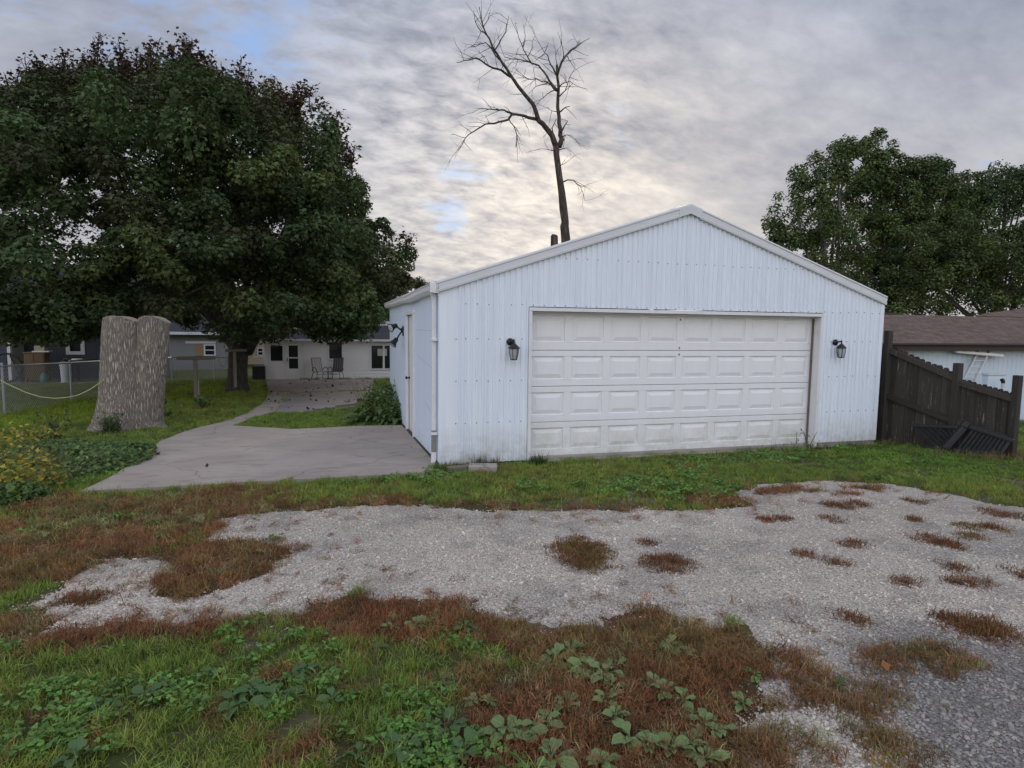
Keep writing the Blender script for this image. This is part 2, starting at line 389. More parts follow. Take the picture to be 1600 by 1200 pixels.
def m_concrete(a, b, st):
    def f(t):
        n = t.noise(t.W, .9, 8, .62, .4); n2 = t.noise(t.W, 60, 3, .6)
        c = t.mix(t.ramp(n, (.33, 0.), (.68, 1.)), a, b)
        s = t.ramp(t.noise(scaled(t, t.W, (1.0, 2.2, 1)), 1.7, 7, .7, .8), (.53, 0.), (.68, 1.))
        c = t.mix(t.math('MULTIPLY', s, .6), c, st)
        c = t.mix(t.math('MULTIPLY', t.ramp(n2, (.35, 0.), (.75, 1.)), .25), c, (.40, .38, .36))
        ck = t.n('ShaderNodeTexVoronoi', Vector=t.n('ShaderNodeVectorMath', _operation='ADD', i0=t.W, i1=t.n('ShaderNodeVectorMath', _operation='SCALE', i0=t.n('ShaderNodeTexNoise', Vector=t.W, Scale=1.3, Detail=5.).outputs[1], Scale=.7).outputs[0]).outputs[0], Scale=.42, _feature='DISTANCE_TO_EDGE').outputs[0]
        c = t.mix(t.ramp(ck, (.0, .55), (.006, 0.)), c, (.06, .05, .045))
        t.put('Base Color', c); t.put('Roughness', .85); t.bump(t.math('ADD', t.math('MULTIPLY', n2, .5), n), .35, .01)
    return f
CONC = mat('apron_concrete', m_concrete((.265, .222, .190), (.375, .322, .280), (.12, .104, .090)))
CONC2 = mat('patio_concrete_grey', m_concrete((.17, .15, .15), (.24, .21, .205), (.09, .08, .08)))
CONC3 = mat('patio_concrete_tan', m_concrete((.26, .195, .16), (.35, .265, .22), (.15, .11, .10)))
BLOCK = mat('old_concrete_block', m_concrete((.23, .21, .18), (.33, .30, .26), (.10, .10, .07)))
def m_wood(a, b, fleck=0., fc=(.4, .42, .42), sc=(14, 14, .8), fl=None):
    def f(t):
        oi = t.n('ShaderNodeObjectInfo').outputs['Random']
        vec = t.n('ShaderNodeVectorMath', _operation='ADD', i0=t.P, i1=t.n('ShaderNodeCombineXYZ', i0=t.math('MULTIPLY', oi, 31.), i2=t.math('MULTIPLY', oi, 17.)).outputs[0]).outputs[0]
        g = t.noise(scaled(t, vec, sc), 2.2, 6, .65)
        c = t.mix(g, a, b)
        c = t.mix(t.math('MULTIPLY', oi, .7), c, tuple(x*.5 for x in a))
        if fleck:
            k = t.ramp(t.noise(scaled(t, vec, fl or (9, 9, .7)), 2.0, 6, .75), (.60, 0.), (.66, fleck)); c = t.mix(k, c, fc)
        t.put('Base Color', c); t.put('Roughness', .85); t.bump(g, .6, .01)
    return mat('weathered_wood', f)
FENCEWOOD = m_wood((.028, .025, .020), (.070, .064, .052), .9, (.26, .27, .26), (14, 14, .8), (26, 26, 1.6))
POSTWOOD = m_wood((.030, .026, .022), (.070, .062, .053), .2)
GREYWOOD = m_wood((.16, .145, .12), (.28, .26, .22))
BROWNWOOD = m_wood((.13, .08, .045), (.22, .15, .09))
RAILMETAL = plain('dull_dark_paint', (.022, .023, .027), .5, .0, .4, 14, .45)
GALV = plain('galvanised_steel', (.34, .36, .38), .45, .6, .2, 12)
def m_bark(a, b, c3, sc, bs):
    def f(t):
        v = scaled(t, t.P, sc)
        wob = t.n('ShaderNodeVectorMath', _operation='ADD', i0=v, i1=t.n('ShaderNodeVectorMath', _operation='SCALE', i0=t.n('ShaderNodeTexNoise', Vector=v, Scale=1.6, Detail=3.).outputs[1], Scale=.7).outputs[0]).outputs[0]
        vo = t.n('ShaderNodeTexVoronoi', Vector=wob, Scale=1.0, _feature='DISTANCE_TO_EDGE').outputs[0]
        ridge = t.ramp(vo, (.0, 0.), (.32, 1.))
        c = t.mix(ridge, a, b)
        c = t.mix(t.ramp(t.noise(t.P, 3.2, 5, .6), (.45, 0.), (.7, .7)), c, c3)
        fl = t.ramp(t.noise(scaled(t, t.P, (8, 8, 5)), 2.6, 5, .7), (.66, 0.), (.70, bs)); c = t.mix(fl, c, (.42, .41, .38))
        t.put('Base Color', c); t.put('Roughness', .9); t.bump(ridge, .8, .03)
    return mat('bark', f)
STUMPBARK = m_bark((.12, .102, .085), (.42, .375, .32), (.25, .225, .18), (30, 30, 4.2), 1.)
MAPLEBARK = m_bark((.03, .027, .024), (.085, .075, .066), (.06, .055, .045), (11, 11, 2.5), 0.)
DEADBARK = m_bark((.035, .028, .024), (.10, .08, .068), (.07, .055, .045), (7, 7, 1.6), 0.)
PALEBARK = m_bark((.12, .115, .105), (.26, .25, .23), (.17, .16, .15), (6, 6, 2), 0.)
def m_cut(t):
    w = t.n('ShaderNodeTexWave', Vector=t.P, Scale=9., Distortion=3., _wave_type='RINGS', _rings_direction='Z').outputs[1]
    t.put('Base Color', t.mix(w, (.20, .165, .13), (.33, .29, .24))); t.put('Roughness', .9)
CUT = mat('cut_wood', m_cut)

def m_tinted(name, rough=.55, trans=.25, inst=False, gain=1., spec=.3):
    def f(t):
        if inst:
            a = t.n('ShaderNodeAttribute', _attribute_name='tint', _attribute_type='INSTANCER').outputs[0]
            v = t.n('ShaderNodeAttribute', _attribute_name='shade').outputs[0]
            c = t.mix(1.0, a, v, 'MULTIPLY')
        else: c = t.n('ShaderNodeAttribute', _attribute_name='tint').outputs[0]
        t.put('Base Color', c); t.put('Roughness', rough); t.put('Specular IOR Level', spec)
        if trans:
            tr = t.n('ShaderNodeBsdfTranslucent', Color=t.mix(1.0, c, (1.1, 1.15, .7), 'MULTIPLY'))
            mx = t.n('ShaderNodeMixShader', i0=trans); t.t.links.new(t.b.outputs[0], mx.inputs[1]); t.t.links.new(tr.outputs[0], mx.inputs[2])
            t.t.links.new(mx.outputs[0], t.o.inputs[0])
    return mat(name, f)
LEAF = m_tinted('leaves', .65, .22, False, 1., .15); BLADE = m_tinted('grass_blades', .6, .25, True); STONE = m_tinted('gravel_stone', .85, 0., True)
TINTED = m_tinted('plant_leaf', .45, .2)

def m_ground(t):
    a = t.n('ShaderNodeAttribute', _attribute_name='tint').outputs[0]
    n = t.noise(t.W, 14, 6, .7); n2 = t.noise(t.W, 90, 3, .6)
    c = t.mix(n, t.mix(1., a, (.45, .45, .45), 'MULTIPLY'), t.mix(1., a, (1.5, 1.5, 1.5), 'MULTIPLY'))
    t.put('Base Color', c); t.put('Roughness', .95); t.put('Specular IOR Level', .1); t.bump(t.math('ADD', n, n2), .7, .03)
GROUND = mat('soil_and_turf', m_ground)
def m_gravel(t):
    a = t.n('ShaderNodeAttribute', _attribute_name='tint').outputs[0]
    v1 = t.n('ShaderNodeTexVoronoi', Vector=t.W, Scale=72., Randomness=1.0); v2 = t.n('ShaderNodeTexVoronoi', Vector=t.W, Scale=150.)
    g1 = t.n('ShaderNodeSeparateColor', i0=v1.outputs[1]).outputs[0]; g2 = t.n('ShaderNodeSeparateColor', i0=v2.outputs[1]).outputs[0]
    k = t.math('ADD', t.math('MULTIPLY', g1, .6), t.math('MULTIPLY', g2, .4))
    shade = t.ramp(k, (.1, .60), (.45, .95), (.9, 1.25))
    c = t.mix(1., a, shade, 'MULTIPLY')
    gap = t.ramp(v1.outputs[0], (.45, 1.), (.85, .55)); c = t.mix(1., c, gap, 'MULTIPLY')
    t.put('Base Color', c); t.put('Roughness', .9); t.put('Specular IOR Level', .2)
    t.bump(t.math('ADD', t.math('MULTIPLY', v1.outputs[0], -1.), t.math('MULTIPLY', v2.outputs[0], -.5)), .9, .015)
GRAVELM = mat('crushed_limestone', m_gravel)

# ================================================================== GROUND
def spaced(lo, hi, st, far, k=1.16):
    a = list(np.arange(lo, hi+1e-6, st)); d = st
    while a[-1] < far: d = min(d*k, 40); a.append(a[-1]+d)
    d = st
    while a[0] > -far: d = min(d*k, 40); a.insert(0, a[0]-d)
    return np.array(a)
def ground_tint(x, y):
    g, con, r, m, mo = cover(x, y)
    n = fbm(x, y, 1.3, 77, 3)[..., None]
    green = np.array((.075, .095, .032))*(.7+.6*n); rust = np.array((.12, .070, .042))*(.7+.6*n)
    c = green*(1-r[..., None])+rust*r[..., None]
    bare = sstep(fbm(x, y, 1.7, 55, 4), .60, .70)[..., None]*sstep(np.asarray(y, float), 0, -2)[..., None]
    c = c*(1-.6*bare)+np.array((.17, .135, .10))*.6*bare
    return c
gx = spaced(-8, 10, .1, 700); gy = spaced(-8, 7.6, .1, 700)
X, Y = np.meshgrid(gx, gy); Z = terrain(X, Y)
# ground sinks under the garage floor and under the slabs
nx, ny = len(gx), len(gy)
ii = (np.arange(ny-1)[:, None]*nx+np.arange(nx-1)[None]).ravel()
mesh_np('ground', np.stack([X, Y, Z], -1).reshape(-1, 3), np.stack([ii, ii+1, ii+nx+1, ii+nx], -1), GROUND,
        ground_tint(X, Y).reshape(-1, 3), smooth=True, kind='structure', label='grass covered yard sloping gently away from the alley')

gx = np.arange(-6, 14, .06); gy = np.arange(-10.5, .4, .06)
X, Y = np.meshgrid(gx, gy); g, con, rr, mt, mo = cover(X, Y)
Z = terrain(X, Y)+.016*np.clip(g/.12, -1.6, 1)-.004+.012*np.clip(fbm(X, Y, 1.1, 8, 3)-.5, -1, 1)
nx, ny = len(gx), len(gy)
ii = (np.arange(ny-1)[:, None]*nx+np.arange(nx-1)[None]).ravel()
F = np.stack([ii, ii+1, ii+nx+1, ii+nx], -1); F = F[(g.ravel()[F] > -.25).any(1)]
def gravel_tint(x, y):
    n = fbm(x, y, .9, 91, 4)[..., None]; n2 = fbm(x, y, 2.7, 31, 3)[..., None]
    c = np.array((.60, .535, .46))*(.86+.28*n)
    tan = sstep(n2, .52, .68)*.5; c = c*(1-tan)+np.array((.37, .325, .285))*tan
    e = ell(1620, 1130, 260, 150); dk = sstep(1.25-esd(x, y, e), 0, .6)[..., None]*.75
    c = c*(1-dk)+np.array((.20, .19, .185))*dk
    wet = sstep(fbm(x, y, 1.6, 64, 4), .56, .7)[..., None]*.35
    return c*(1-wet)+np.array((.23, .215, .20))*wet
u, inv = np.unique(F, return_inverse=True)
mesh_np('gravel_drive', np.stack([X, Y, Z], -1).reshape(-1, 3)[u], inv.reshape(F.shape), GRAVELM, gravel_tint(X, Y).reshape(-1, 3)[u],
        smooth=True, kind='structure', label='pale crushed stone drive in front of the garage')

def slab(name, poly, m, label, lift, gap=.006):
    c = poly.mean(0); n = len(poly); pts = []
    dense = []
    for i in range(n):
        a, b = poly[i], poly[(i+1) % n]; L = np.hypot(*(b-a)); k = max(1, int(L/.35))
        for j in range(k):
            p = a+(b-a)*j/k; dense.append(p+(vnoise(p[0]*5, p[1]*5, 3)-.5)*.05*np.array((-(b-a)[1], (b-a)[0]))/L)
    P = [(p[0], p[1], -.036*p[1]+lift) for p in dense]
    mb = MB().prism(P, (0, 0, -.22)); return fixn(mb.build(name, m, kind='structure', label=label))
slab('concrete_apron', APRON, CONC, 'worn concrete apron beside the white garage', .035)
slab('concrete_path', PATH, CONC, 'narrow concrete path leading to the patio', .03)
slab('patio_slab', SLABN, CONC2, 'grey nearer patio slab with dead leaves on it', .033)
slab('patio_slab', SLABF, CONC3, 'tan patio slab against the white house', .045)

# ================================================================== GARAGE
GW, GD, HE, DX0, DX1, DH = 7.41, 7.56, 2.38, 1.30, 6.17, 2.125
PK = GW/2
def gz(x): return 2.372+(3.60-2.372)*(1-abs(x-PK)/PK)      # underside of the rake trim on the front
garage = thing('garage', 'white corrugated steel two car garage with a gabled front and grey rake trim', 'garage', (PK, GD/2, 0))
# front siding: corrugated columns
def corrugated(x0, x1, zb, zt, y0=0.0):
    p = .0793; xs = []; x = x0
    prof = [(0, 0), (.34, 0), (.40, -.013), (.46, -.0205), (.62, -.0205), (.68, -.013), (.74, 0)]
    k = math.floor(x0/p)
    pts = []
    while k*p < x1:
        for a, d in prof:
            xx = (k+a)*p
            if x0 < xx < x1: pts.append((xx, d if xx > .22 else d*.0))
        k += 1
    pts = [(x0, 0)]+pts+[(x1, 0)]
    V = []; F = []
    for xx, d in pts: V += [(xx, y0+d, zb(xx)), (xx, y0+d, zt(xx))]
    for i in range(len(pts)-1): F.append((2*i, 2*i+2, 2*i+3, 2*i+1))
    return V, F
fs = MB()
bl = lambda x: .012+.022*x/GW+.012*math.sin(x*1.7)
for a, b, zb in ((.0, DX0-.045, bl), (DX0-.045, DX1+.045, lambda x: DH+.062), (DX1+.045, GW, lambda x: .075)):
    n_ = max(1, round((b-a)/.82)); e_ = [a+(b-a)*i/n_ for i in range(n_+1)]
    for i in range(n_): MB().add(*corrugated(e_[i], e_[i+1]+(.012 if i < n_-1 else 0), zb, lambda x: gz(x)+.012, -.003*(i % 2))).build('siding_sheet', SIDING, garage)
bk = MB()   # boards behind the siding
for a, b, zb in ((.03, DX0-.06, .0), (DX1+.06, GW-.03, .09)):
    bk.prism([(a, .012, zb), (b, .012, zb), (b, .012, gz(b)), (a, .012, gz(a))], (0, .10, 0))
bk.prism([(DX0-.06, .012, DH+.07), (DX1+.06, .012, DH+.07), (DX1+.06, .012, gz(DX1+.06)), (PK, .012, gz(PK)), (DX0-.06, .012, gz(DX0-.06))], (0, .10, 0))
fixn(bk.build('backing_boards', DARK, garage))
sw = MB()
rows = [(2.13, .30, 7.1), (1.73, .0, 1.2), (1.73, 6.25, 7.3), (1.16, .0, 1.2), (1.16, 6.25, 7.3), (.585, .0, 1.2), (.585, 6.25, 7.3), (2.86, 1.7, 5.75), (2.235, 1.3, 6.2)]
rows[0] = (2.20, .2, 7.3); rows.pop()
rr_ = random.Random(3)
for z, a, b in rows:
    k = math.ceil(a/.1586)
    while k*.1586 < b:
        x = k*.1586+.0435 if k*.1586 > .2 else .23
        if rr_.random() > .04 and x < GW-.02 and z < gz(x)-.03:
            sw.lathe((x, -.0205, z+rr_.uniform(-.006, .006)+.005*math.sin(x)), [(.0078, 0), (.0078, .003), (.005, .006), (.0045, .010)], 6, (0, -1, 0))
        k += 1
sw.build('siding_screws', SCREW, garage, kind='stuff')
# rake trim (four lengths), ridge cap
tr = 0.10
for i, (xa, xb) in enumerate(((-.035, 1.62), (1.62, PK-.17), (PK+.17, 5.55), (5.55, GW+.035))):
    za, zb = gz(xa), gz(xb); o_ = .0 if i in (0, 3) else .004
    mb = MB()
    prof = [(-.004, -.03), (-.052, -.018), (-.056, .012), (-.050, .018), (-.050, tr-.012), (-.062, tr), (-.058, tr+.022), (-.006, tr+.034), (.18, tr+.036), (.18, tr+.02), (-.004, tr-.02)]
    V = [(x, yy-o_, z+h) for x, z in ((xa, za), (xb, zb)) for yy, h in prof]; n = len(prof)
    mb.add(V, [(j, (j+1) % n, n+(j+1) % n, n+j) for j in range(n)]+[tuple(range(n)), tuple(range(n, 2*n))[::-1]])
    fixn(mb.build('rake_trim', ROOFTRIM, garage))
mb = MB()
V = []
for x in (PK-.19, PK, PK+.19):
    z = gz(x); V += [(x, -.060, z-.012), (x, -.066, z+tr+.006), (x, -.06, z+tr+.030), (x, .2, z+tr+.046)]
mb.add(V, [(4*i+j, 4*i+4+j, 4*i+5+j, 4*i+1+j) for i in (0, 1) for j in (0, 1, 2)]+[(0, 1, 2, 3), (8, 11, 10, 9)])
mb.build('peak_cap', ROOFTRIM, garage)
# roof, two slopes with standing ribs
RIB = plain('roof_steel', (.42, .42, .44), .45, .1, .15, 3)
for s in (-1, 1):
    mb = MB()
    xe = PK+s*(PK+.10); ze = gz(PK)-(PK+.10)*(3.60-2.372)/PK+tr+.012; zp = gz(PK)+tr+.012
    mb.prism([(PK, .0, zp), (xe, .0, ze), (xe, .0, ze-.03), (PK, .0, zp-.03)], (0, GD+.10, 0))
    for k in range(25):
        yy = .25+k*.305; mb.prism([(PK+s*.02, yy, zp), (xe, yy, ze), (xe, yy, ze+.018), (PK+s*.02, yy, zp+.018)], (0, .03, 0))
    fixn(mb.build('roof_slope', RIB, garage))
# other walls
mb = MB().add(*corrugated(0, GW, lambda x: -.2, lambda x: gz(x)+.02)); M_ = MB(); M_.add([(GW-x, GD-y, z) for x, y, z in mb.v], mb.f); M_.build('rear_siding', SIDING, garage)
mb = MB().add(*corrugated(0.3, 0.3+GD, lambda x: -.25, lambda x: 2.37)); M_ = MB(); M_.add([(GW-y, x-.3, z) for x, y, z in mb.v], mb.f); M_.build('right_siding', SIDING, garage)
M_ = MB().box((GW-.06, -.026, .078), (GW+.022, -.0005, gz(GW)-.02)).box((GW+.002, -.0004, .078), (GW+.022, .08, 2.36)); M_.build('corner_trim', SIDING, garage)
SY0, SY1, SH = 2.62, 3.66, 2.10
wl = MB()
def wpanel(y0, y1, z0f, z1): wl.prism([(0, y0, z0f(y0)), (0, y1, z0f(y1)), (0, y1, z1), (0, y0, z1)], (.1, 0, 0))
zb = lambda y: .03-.036*y
for y0, y1 in ((-.0, 1.215), (1.22, SY0-.055), (SY1+.055, 4.86), (4.865, 6.08), (6.085, GD)):
    M2 = MB(); M2.prism([(0, y0+.0015, zb(y0)), (0, y1-.0015, zb(y1)), (0, y1-.0015, 2.36), (0, y0+.0015, 2.36)], (.1, 0, 0)); fixn(M2.build('wall_panel', SIDEWALL, garage))
M2 = MB().prism([(0, SY0-.055, SH+.06), (0, SY1+.055, SH+.06), (0, SY1+.055, 2.36), (0, SY0-.055, 2.36)], (.1, 0, 0)); fixn(M2.build('wall_panel', SIDEWALL, garage))
MB().box((-.012, .0, 2.30), (-.001, GD, 2.36)).build('frieze_board', TRIM, garage)
# hairline diagonal seams on the side boards
MB().bar((-.001, .25, 1.28), (-.001, 2.3, 1.42), .006, .004, (1, 0, 0)).bar((-.001, .35, .60), (-.001, 1.2, .74), .006, .004, (1, 0, 0)).bar((-.001, .3, 1.83), (-.001, 2.4, 1.84), .006, .003, (1, 0, 0)).build('wall_seam', plain('seam', (.42, .47, .55), .7), garage)
# foundation
fb = MB(); fb.prism([(.03, .02, -.1), (.03, GD, -.45), (.03, GD, -.036*GD+.04), (.03, .02, .045)], (GW-.05, 0, 0)); fb.box((DX1+.08, .012, -.12), (GW-.01, .06, .088)); fixn(fb.build('foundation', BLOCK, garage))
MB().bar((-.008, .0, .0), (-.008, GD, -.036*GD), .05, .10).build('sill_plate', plain('dark_rotten_sill', (.055, .048, .045), .9, 0, .5, 8), garage)
MB().box((DX0, -.05, -.15), (DX1, .3, .012), None, .012).build('door_threshold', BLOCK, garage)
# side door
sdm = MB().box((-.035, SY0-.055, -.10), (.02, SY0+.02, SH), None, .004).box((-.035, SY1-.02, -.12), (.02, SY1+.055, SH), None, .004).box((-.037, SY0-.055, SH+.002), (.02, SY1+.055, SH+.07), None, .004)
sdoor = MB().box((.03, SY0+.022, -.11), (.07, SY1-.022, SH-.006), None, .004).build('side_door', TRIM, garage)
sdm.build('door_frame', TRIM, sdoor)
MB().lathe((.03, SY1-.11, .92), [(.028, 0), (.028, .012), (.012, .02), (.012, .045), (.028, .055), (.03, .07), (.02, .085)], 12, (-1, 0, 0)).build('door_knob', BLACK, sdoor, smooth=True)
MB().box((-.05, SY0-.03, -.16), (.05, SY1+.03, -.115)).build('door_sill', GREYWOOD, sdoor)
# eave gutter (slightly bent) and downspout
gut = MB(); gp = []
ys = np.linspace(-.05, GD+.1, 12)
prof = [(-.012, .07), (-.012, -.05), (-.085, -.05), (-.115, -.01), (-.115, .045), (-.128, .06), (-.128, .07), (-.112, .07), (-.10, .03), (-.08, -.035), (-.03, -.035)]
V = []
for i, y in enumerate(ys):
    dz = [.0, .004, .0, -.02, -.03, -.012, .0, -.004, -.01, .0, .004, .0][i]; dx = [0, 0, 0, -.015, -.02, -.006, 0, 0, 0, 0, 0, 0][i]
    V += [(px+dx, y, 2.385+pz+dz) for px, pz in prof]
n = len(prof)
gut.add(V, [(i*n+j, (i+1)*n+j, (i+1)*n+(j+1) % n, i*n+(j+1) % n) for i in range(len(ys)-1) for j in range(n)]+[tuple(range(n)), tuple((len(ys)-1)*n+j for j in range(n))])
fixn(gut.build('gutter', TRIM, garage))
ds = MB().box((-.075, .10, .12), (-.018, .15, 2.27), None, .008)
ds.bar((-.05, .1325, 2.26), (-.065, .1325, 2.34), .06, .06); ds.bar((-.05, .1325, .13), (-.055, .12, .02), .060, .06)
dsp = ds.build('downspout', TRIM, garage)
for z in (1.70, .42): MB().box((-.092, .06, z), (-.003, .205, z+.035), None, .003).build('strap', TRIM, dsp)
MB().box((-.0775, .098, .18), (-.0165, .1525, .48)).build('rust_sleeve', plain('mossy_galvanised', (.22, .23, .19), .7, .2, .5, 20), dsp)
# overhead door: frame, four sections of eight raised panels
YD = .16
MB().box((DX0-.045, -.030, .01), (DX0, .14, DH-.002), None, .003).build('door_jamb', TRIM, garage)
MB().box((DX1, -.030, .0), (DX1+.045, .14, DH-.002), None, .003).build('door_jamb', TRIM, garage)
MB().box((DX0-.045, -.032, DH), (DX1+.045, .14, DH+.05), None, .003).build('door_header', TRIM, garage)
MB().box((DX0+.001, .09, .02), (DX0+.02, .150, DH-.004)).box((DX0+.02, .09, DH-.022), (DX1-.02, .150, DH-.004)).build('weather_seal', TRIM, garage)
MB().box((DX1-.016, .12, .02), (DX1-.001, .150, DH-.024)).build('weather_seal', plain('rusty_seal', (.16, .125, .11), .8, 0, .6, 9), garage)
zs = [.035, .535, 1.055, 1.575, DH-.002]
NP = 8; sx0, sx1 = DX0+.004, DX1-.004; cw = (sx1-sx0)/NP
def raised(w, h):
    """stamped panel: grooved bevel round a raised field, in its own frame (x right, z up, -y out)"""
    rings = [(0, 0.0), (.006, .015), (.020, .018), (.028, .012), (.034, .012), (.080, -.001), (.082, .0)]
    V = []; F = []
    for ins, d in rings: V += [(ins, d, ins), (w-ins, d, ins), (w-ins, d, h-ins), (ins, d, h-ins)]
    for r in range(len(rings)-1):
        for k in range(4): F.append((r*4+k, r*4+(k+1) % 4, r*4+4+(k+1) % 4, r*4+4+k))
    b = (len(rings)-1)*4; F.append((b, b+1, b+2, b+3)); return V, F
DMESH = {}
for i in range(4):
    z0, z1 = zs[i]+.003, zs[i+1]-.003
    pz0, pz1 = z0+.095, z1-.085
    if i == 3: pz1 = z1-.045; pz0 = z0+.115
    mb = MB(); pw0 = .055
    mb.box((sx0, YD, z0), (sx1, YD+.04, pz0), None, .004); mb.box((sx0, YD, pz1), (sx1, YD+.04, z1), None, .004)
    for k in range(NP+1):
        a = sx0+k*cw-pw0 if k else sx0; b = sx0+k*cw+pw0 if k < NP else sx1
        mb.box((a, YD, pz0), (b, YD+.04, pz1))
    sec = mb.build('door_section', DOORP, garage)
    key = round(pz1-pz0, 3)
    if key not in DMESH:
        V, F = raised(cw-2*pw0, pz1-pz0); me = bpy.data.meshes.new('raised_panel'); me.from_pydata(V, [], F); me.materials.append(DOORP); DMESH[key] = me
    for k in range(NP):
        o = bpy.data.objects.new('raised_panel', DMESH[key]); link(o, sec)
        o.location = np.array((sx0+k*cw+pw0, YD, pz0))-WL[sec.name]
MB().box((sx0, YD-.004, .012), (sx1, YD+.03, .034)).build('bottom_seal', DARK, garage)
for z in (1.60, 1.50, 2.03): MB().box((DX0+2.42, YD-.006, z), (DX0+2.435, YD-.0005, z+.03)).build('latch_slot', DARK, garage)
MB().box((-.125, -.052, 2.335), (-.037, .0, 2.47), None, .006).build('gutter_end', TRIM, garage)

# ================================================================== LIGHTS ON THE GARAGE (unlit)
def lantern(x, z, label):
    t = thing('wall_lantern', label, 'lantern', (x, -.02, z), 'black lanterns flanking the garage door')
    MB().lathe((x, -.018, z+.235), [(.062, 0), (.062, .012), (.045, .028), (.02, .034)], 16, (0, -1, 0)).build('back_plate', BLACK, t, smooth=True)
    a = MB(); cx, cy = x+.03, -.15
    a.tube([(x, -.05, z+.235), (x+.01, -.09, z+.245), (cx-.01, cy+.02, z+.262), (cx, cy, z+.235), (cx, cy, z+.205)], [.017, .015, .014, .013, .013], 8)
    a.lathe((cx, cy, z+.24), [(.012, 0), (.014, .02), (.008, .032), (.009, .042), (.002, .055)], 8)
    a.build('arm', BLACK, t, smooth=True)
    MB().lathe((cx, cy, z+.135), [(.104, -.004), (.104, .004), (.085, .018), (.05, .055), (.022, .075), (.012, .09)], 6).build('cap', BLACK, t)
    f = MB()
    for k in range(6):
        an = math.pi*2*k/6; c, s = math.cos(an), math.sin(an)
        f.tube([(cx+.082*c, cy+.082*s, z+.134), (cx+.078*c, cy+.078*s, z+.05), (cx+.052*c, cy+.052*s, z-.055)], .0062, 5)
    f.lathe((cx, cy, z-.062), [(.03, -.006), (.058, 0), (.058, .01), (.05, .012)], 6)
    f.lathe((cx, cy, z+.122), [(.088, 0), (.088, .012)], 6)
    fr = f.build('frame', BLACK, t)
    MB().lathe((cx, cy, z), [(.044, -.05), (.068, .05), (.072, .122)], 6).build('glass', LAMPGLASS, t)
    return t
lantern(.985, 1.505, 'black lantern on the corrugated wall between the downspout and the garage door').scale = (.82,)*3
lantern(6.475, 1.525, 'black lantern on the corrugated wall nearest the dark wooden fence').scale = (.82,)*3
fl = thing('floodlight', 'black two headed security floodlight on the blue white side wall', 'floodlight', (0, 4.35, 1.75))
MB().box((-.02, 4.28, 1.70), (-.001, 4.42, 1.90), None, .004).lathe((-.02, 4.35, 1.82), [(.05, 0), (.045, .03), (.02, .035)], 12, (-1, 0, 0)).build('mount', BLACK, fl)
HEADG = plain('lamp_lens', (.42, .44, .46), .15)
for (hy, hz_, dy, dz) in ((4.46, 1.90, -.35, -.25), (4.38, 1.62, -.2, -.75)):
    arm = MB().tube([(-.03, 4.35, 1.80), (-.09, 4.36, (1.80+hz_)/2), (-.14, hy-.03, hz_)], .016, 8)
    ax = Vector((-.6, dy, dz)).normalized()
    arm.lathe((-.15, hy-.03, hz_), [(.02, -.04), (.045, -.02), (.052, .05), (.085, .12), (.09, .135)], 14, tuple(ax))
    h = arm.build('lamp_head', BLACK, fl, smooth=True)
    e = Vector((-.15, hy-.03, hz_))+ax*.132
    MB().lathe(tuple(e), [(.084, 0), (.06, .008), (.0, .012)], 14, tuple(ax)).build('lens', HEADG, h)

# ================================================================== WOODEN FENCE, RIGHT
A1 = np.array((7.80, .20)); A2 = np.array((8.18, -.77)); A3 = np.array((8.40, -1.52)); A0 = np.array((7.72, 2.6))
fence = thing('wooden_fence', 'dark weathered picket fence stepping down from the garage corner', 'fence', (*A2, TZ(*A2)))
def gzf(p): return float(-.036*p[1])
def fpost(p, top, w=.095):
    z = gzf(p); MB().box((p[0]-w/2, p[1]-w/2, z-.3), (p[0]+w/2, p[1]+w/2, top), None, .006).build('post', POSTWOOD, fence)
fpost(A1, 1.92, .10); fpost(A2, 1.42, .105); fpost(A3, 1.28, .095); fpost(A0, 1.9)
rf = random.Random(5)
def fpanel(a, b, ta, tb, n, rails, back=.03):
    a = np.array(a); b = np.array(b); d = (b-a)/np.linalg.norm(b-a); nr = np.array((-d[1], d[0]))    # nr points away from the camera side
    if np.dot(nr, CAM[:2]-a) > 0: nr = -nr
    L = np.linalg.norm(b-a); w = L/n
    for i in range(n):
        p = a+d*(i+.5)*w+nr*(back+(i % 2)*.011+rf.uniform(-.002, .002)); t = (i+.5)/n; top = ta+(tb-ta)*t+rf.uniform(-.012, .012); z0 = gzf(p)-.02+rf.uniform(0, .03)
        hw = w/2*1.04; th = .02; tl = rf.uniform(-.004, .004)
        P = [p-d*hw, p+d*hw]; q = []
        for (s, z) in ((-1, z0), (1, z0), (1, top-.03), (.55, top), (-.55, top), (-1, top-.03)):
            xy = p+d*(hw*s+tl*(z-z0)); q.append((*xy, z))
        fixn(MB().prism(q, (*(nr*th), 0)).build('picket', FENCEWOOD, fence))
    for za, zb_ in rails:
        p = a-nr*.012; q = b-nr*.012
        MB().bar((*p, za), (*q, zb_), .038, .085, (0, 0, 1)).build('rail', POSTWOOD, fence)
fpanel(A1+(A2-A1)*.05, A2-(A2-A1)*.05, 1.66, 1.27, 11, [(1.575, 1.185), (.80, .50)])
fpanel(A2+(A3-A2)*.06, A3-(A3-A2)*.05, 1.18, 1.00, 10, [(1.105, .925), (.47, .32)])
fpanel(A0, A1+(A0-A1)*.03, 1.65, 1.68, 22, [(1.57, 1.60), (.80, .82)])

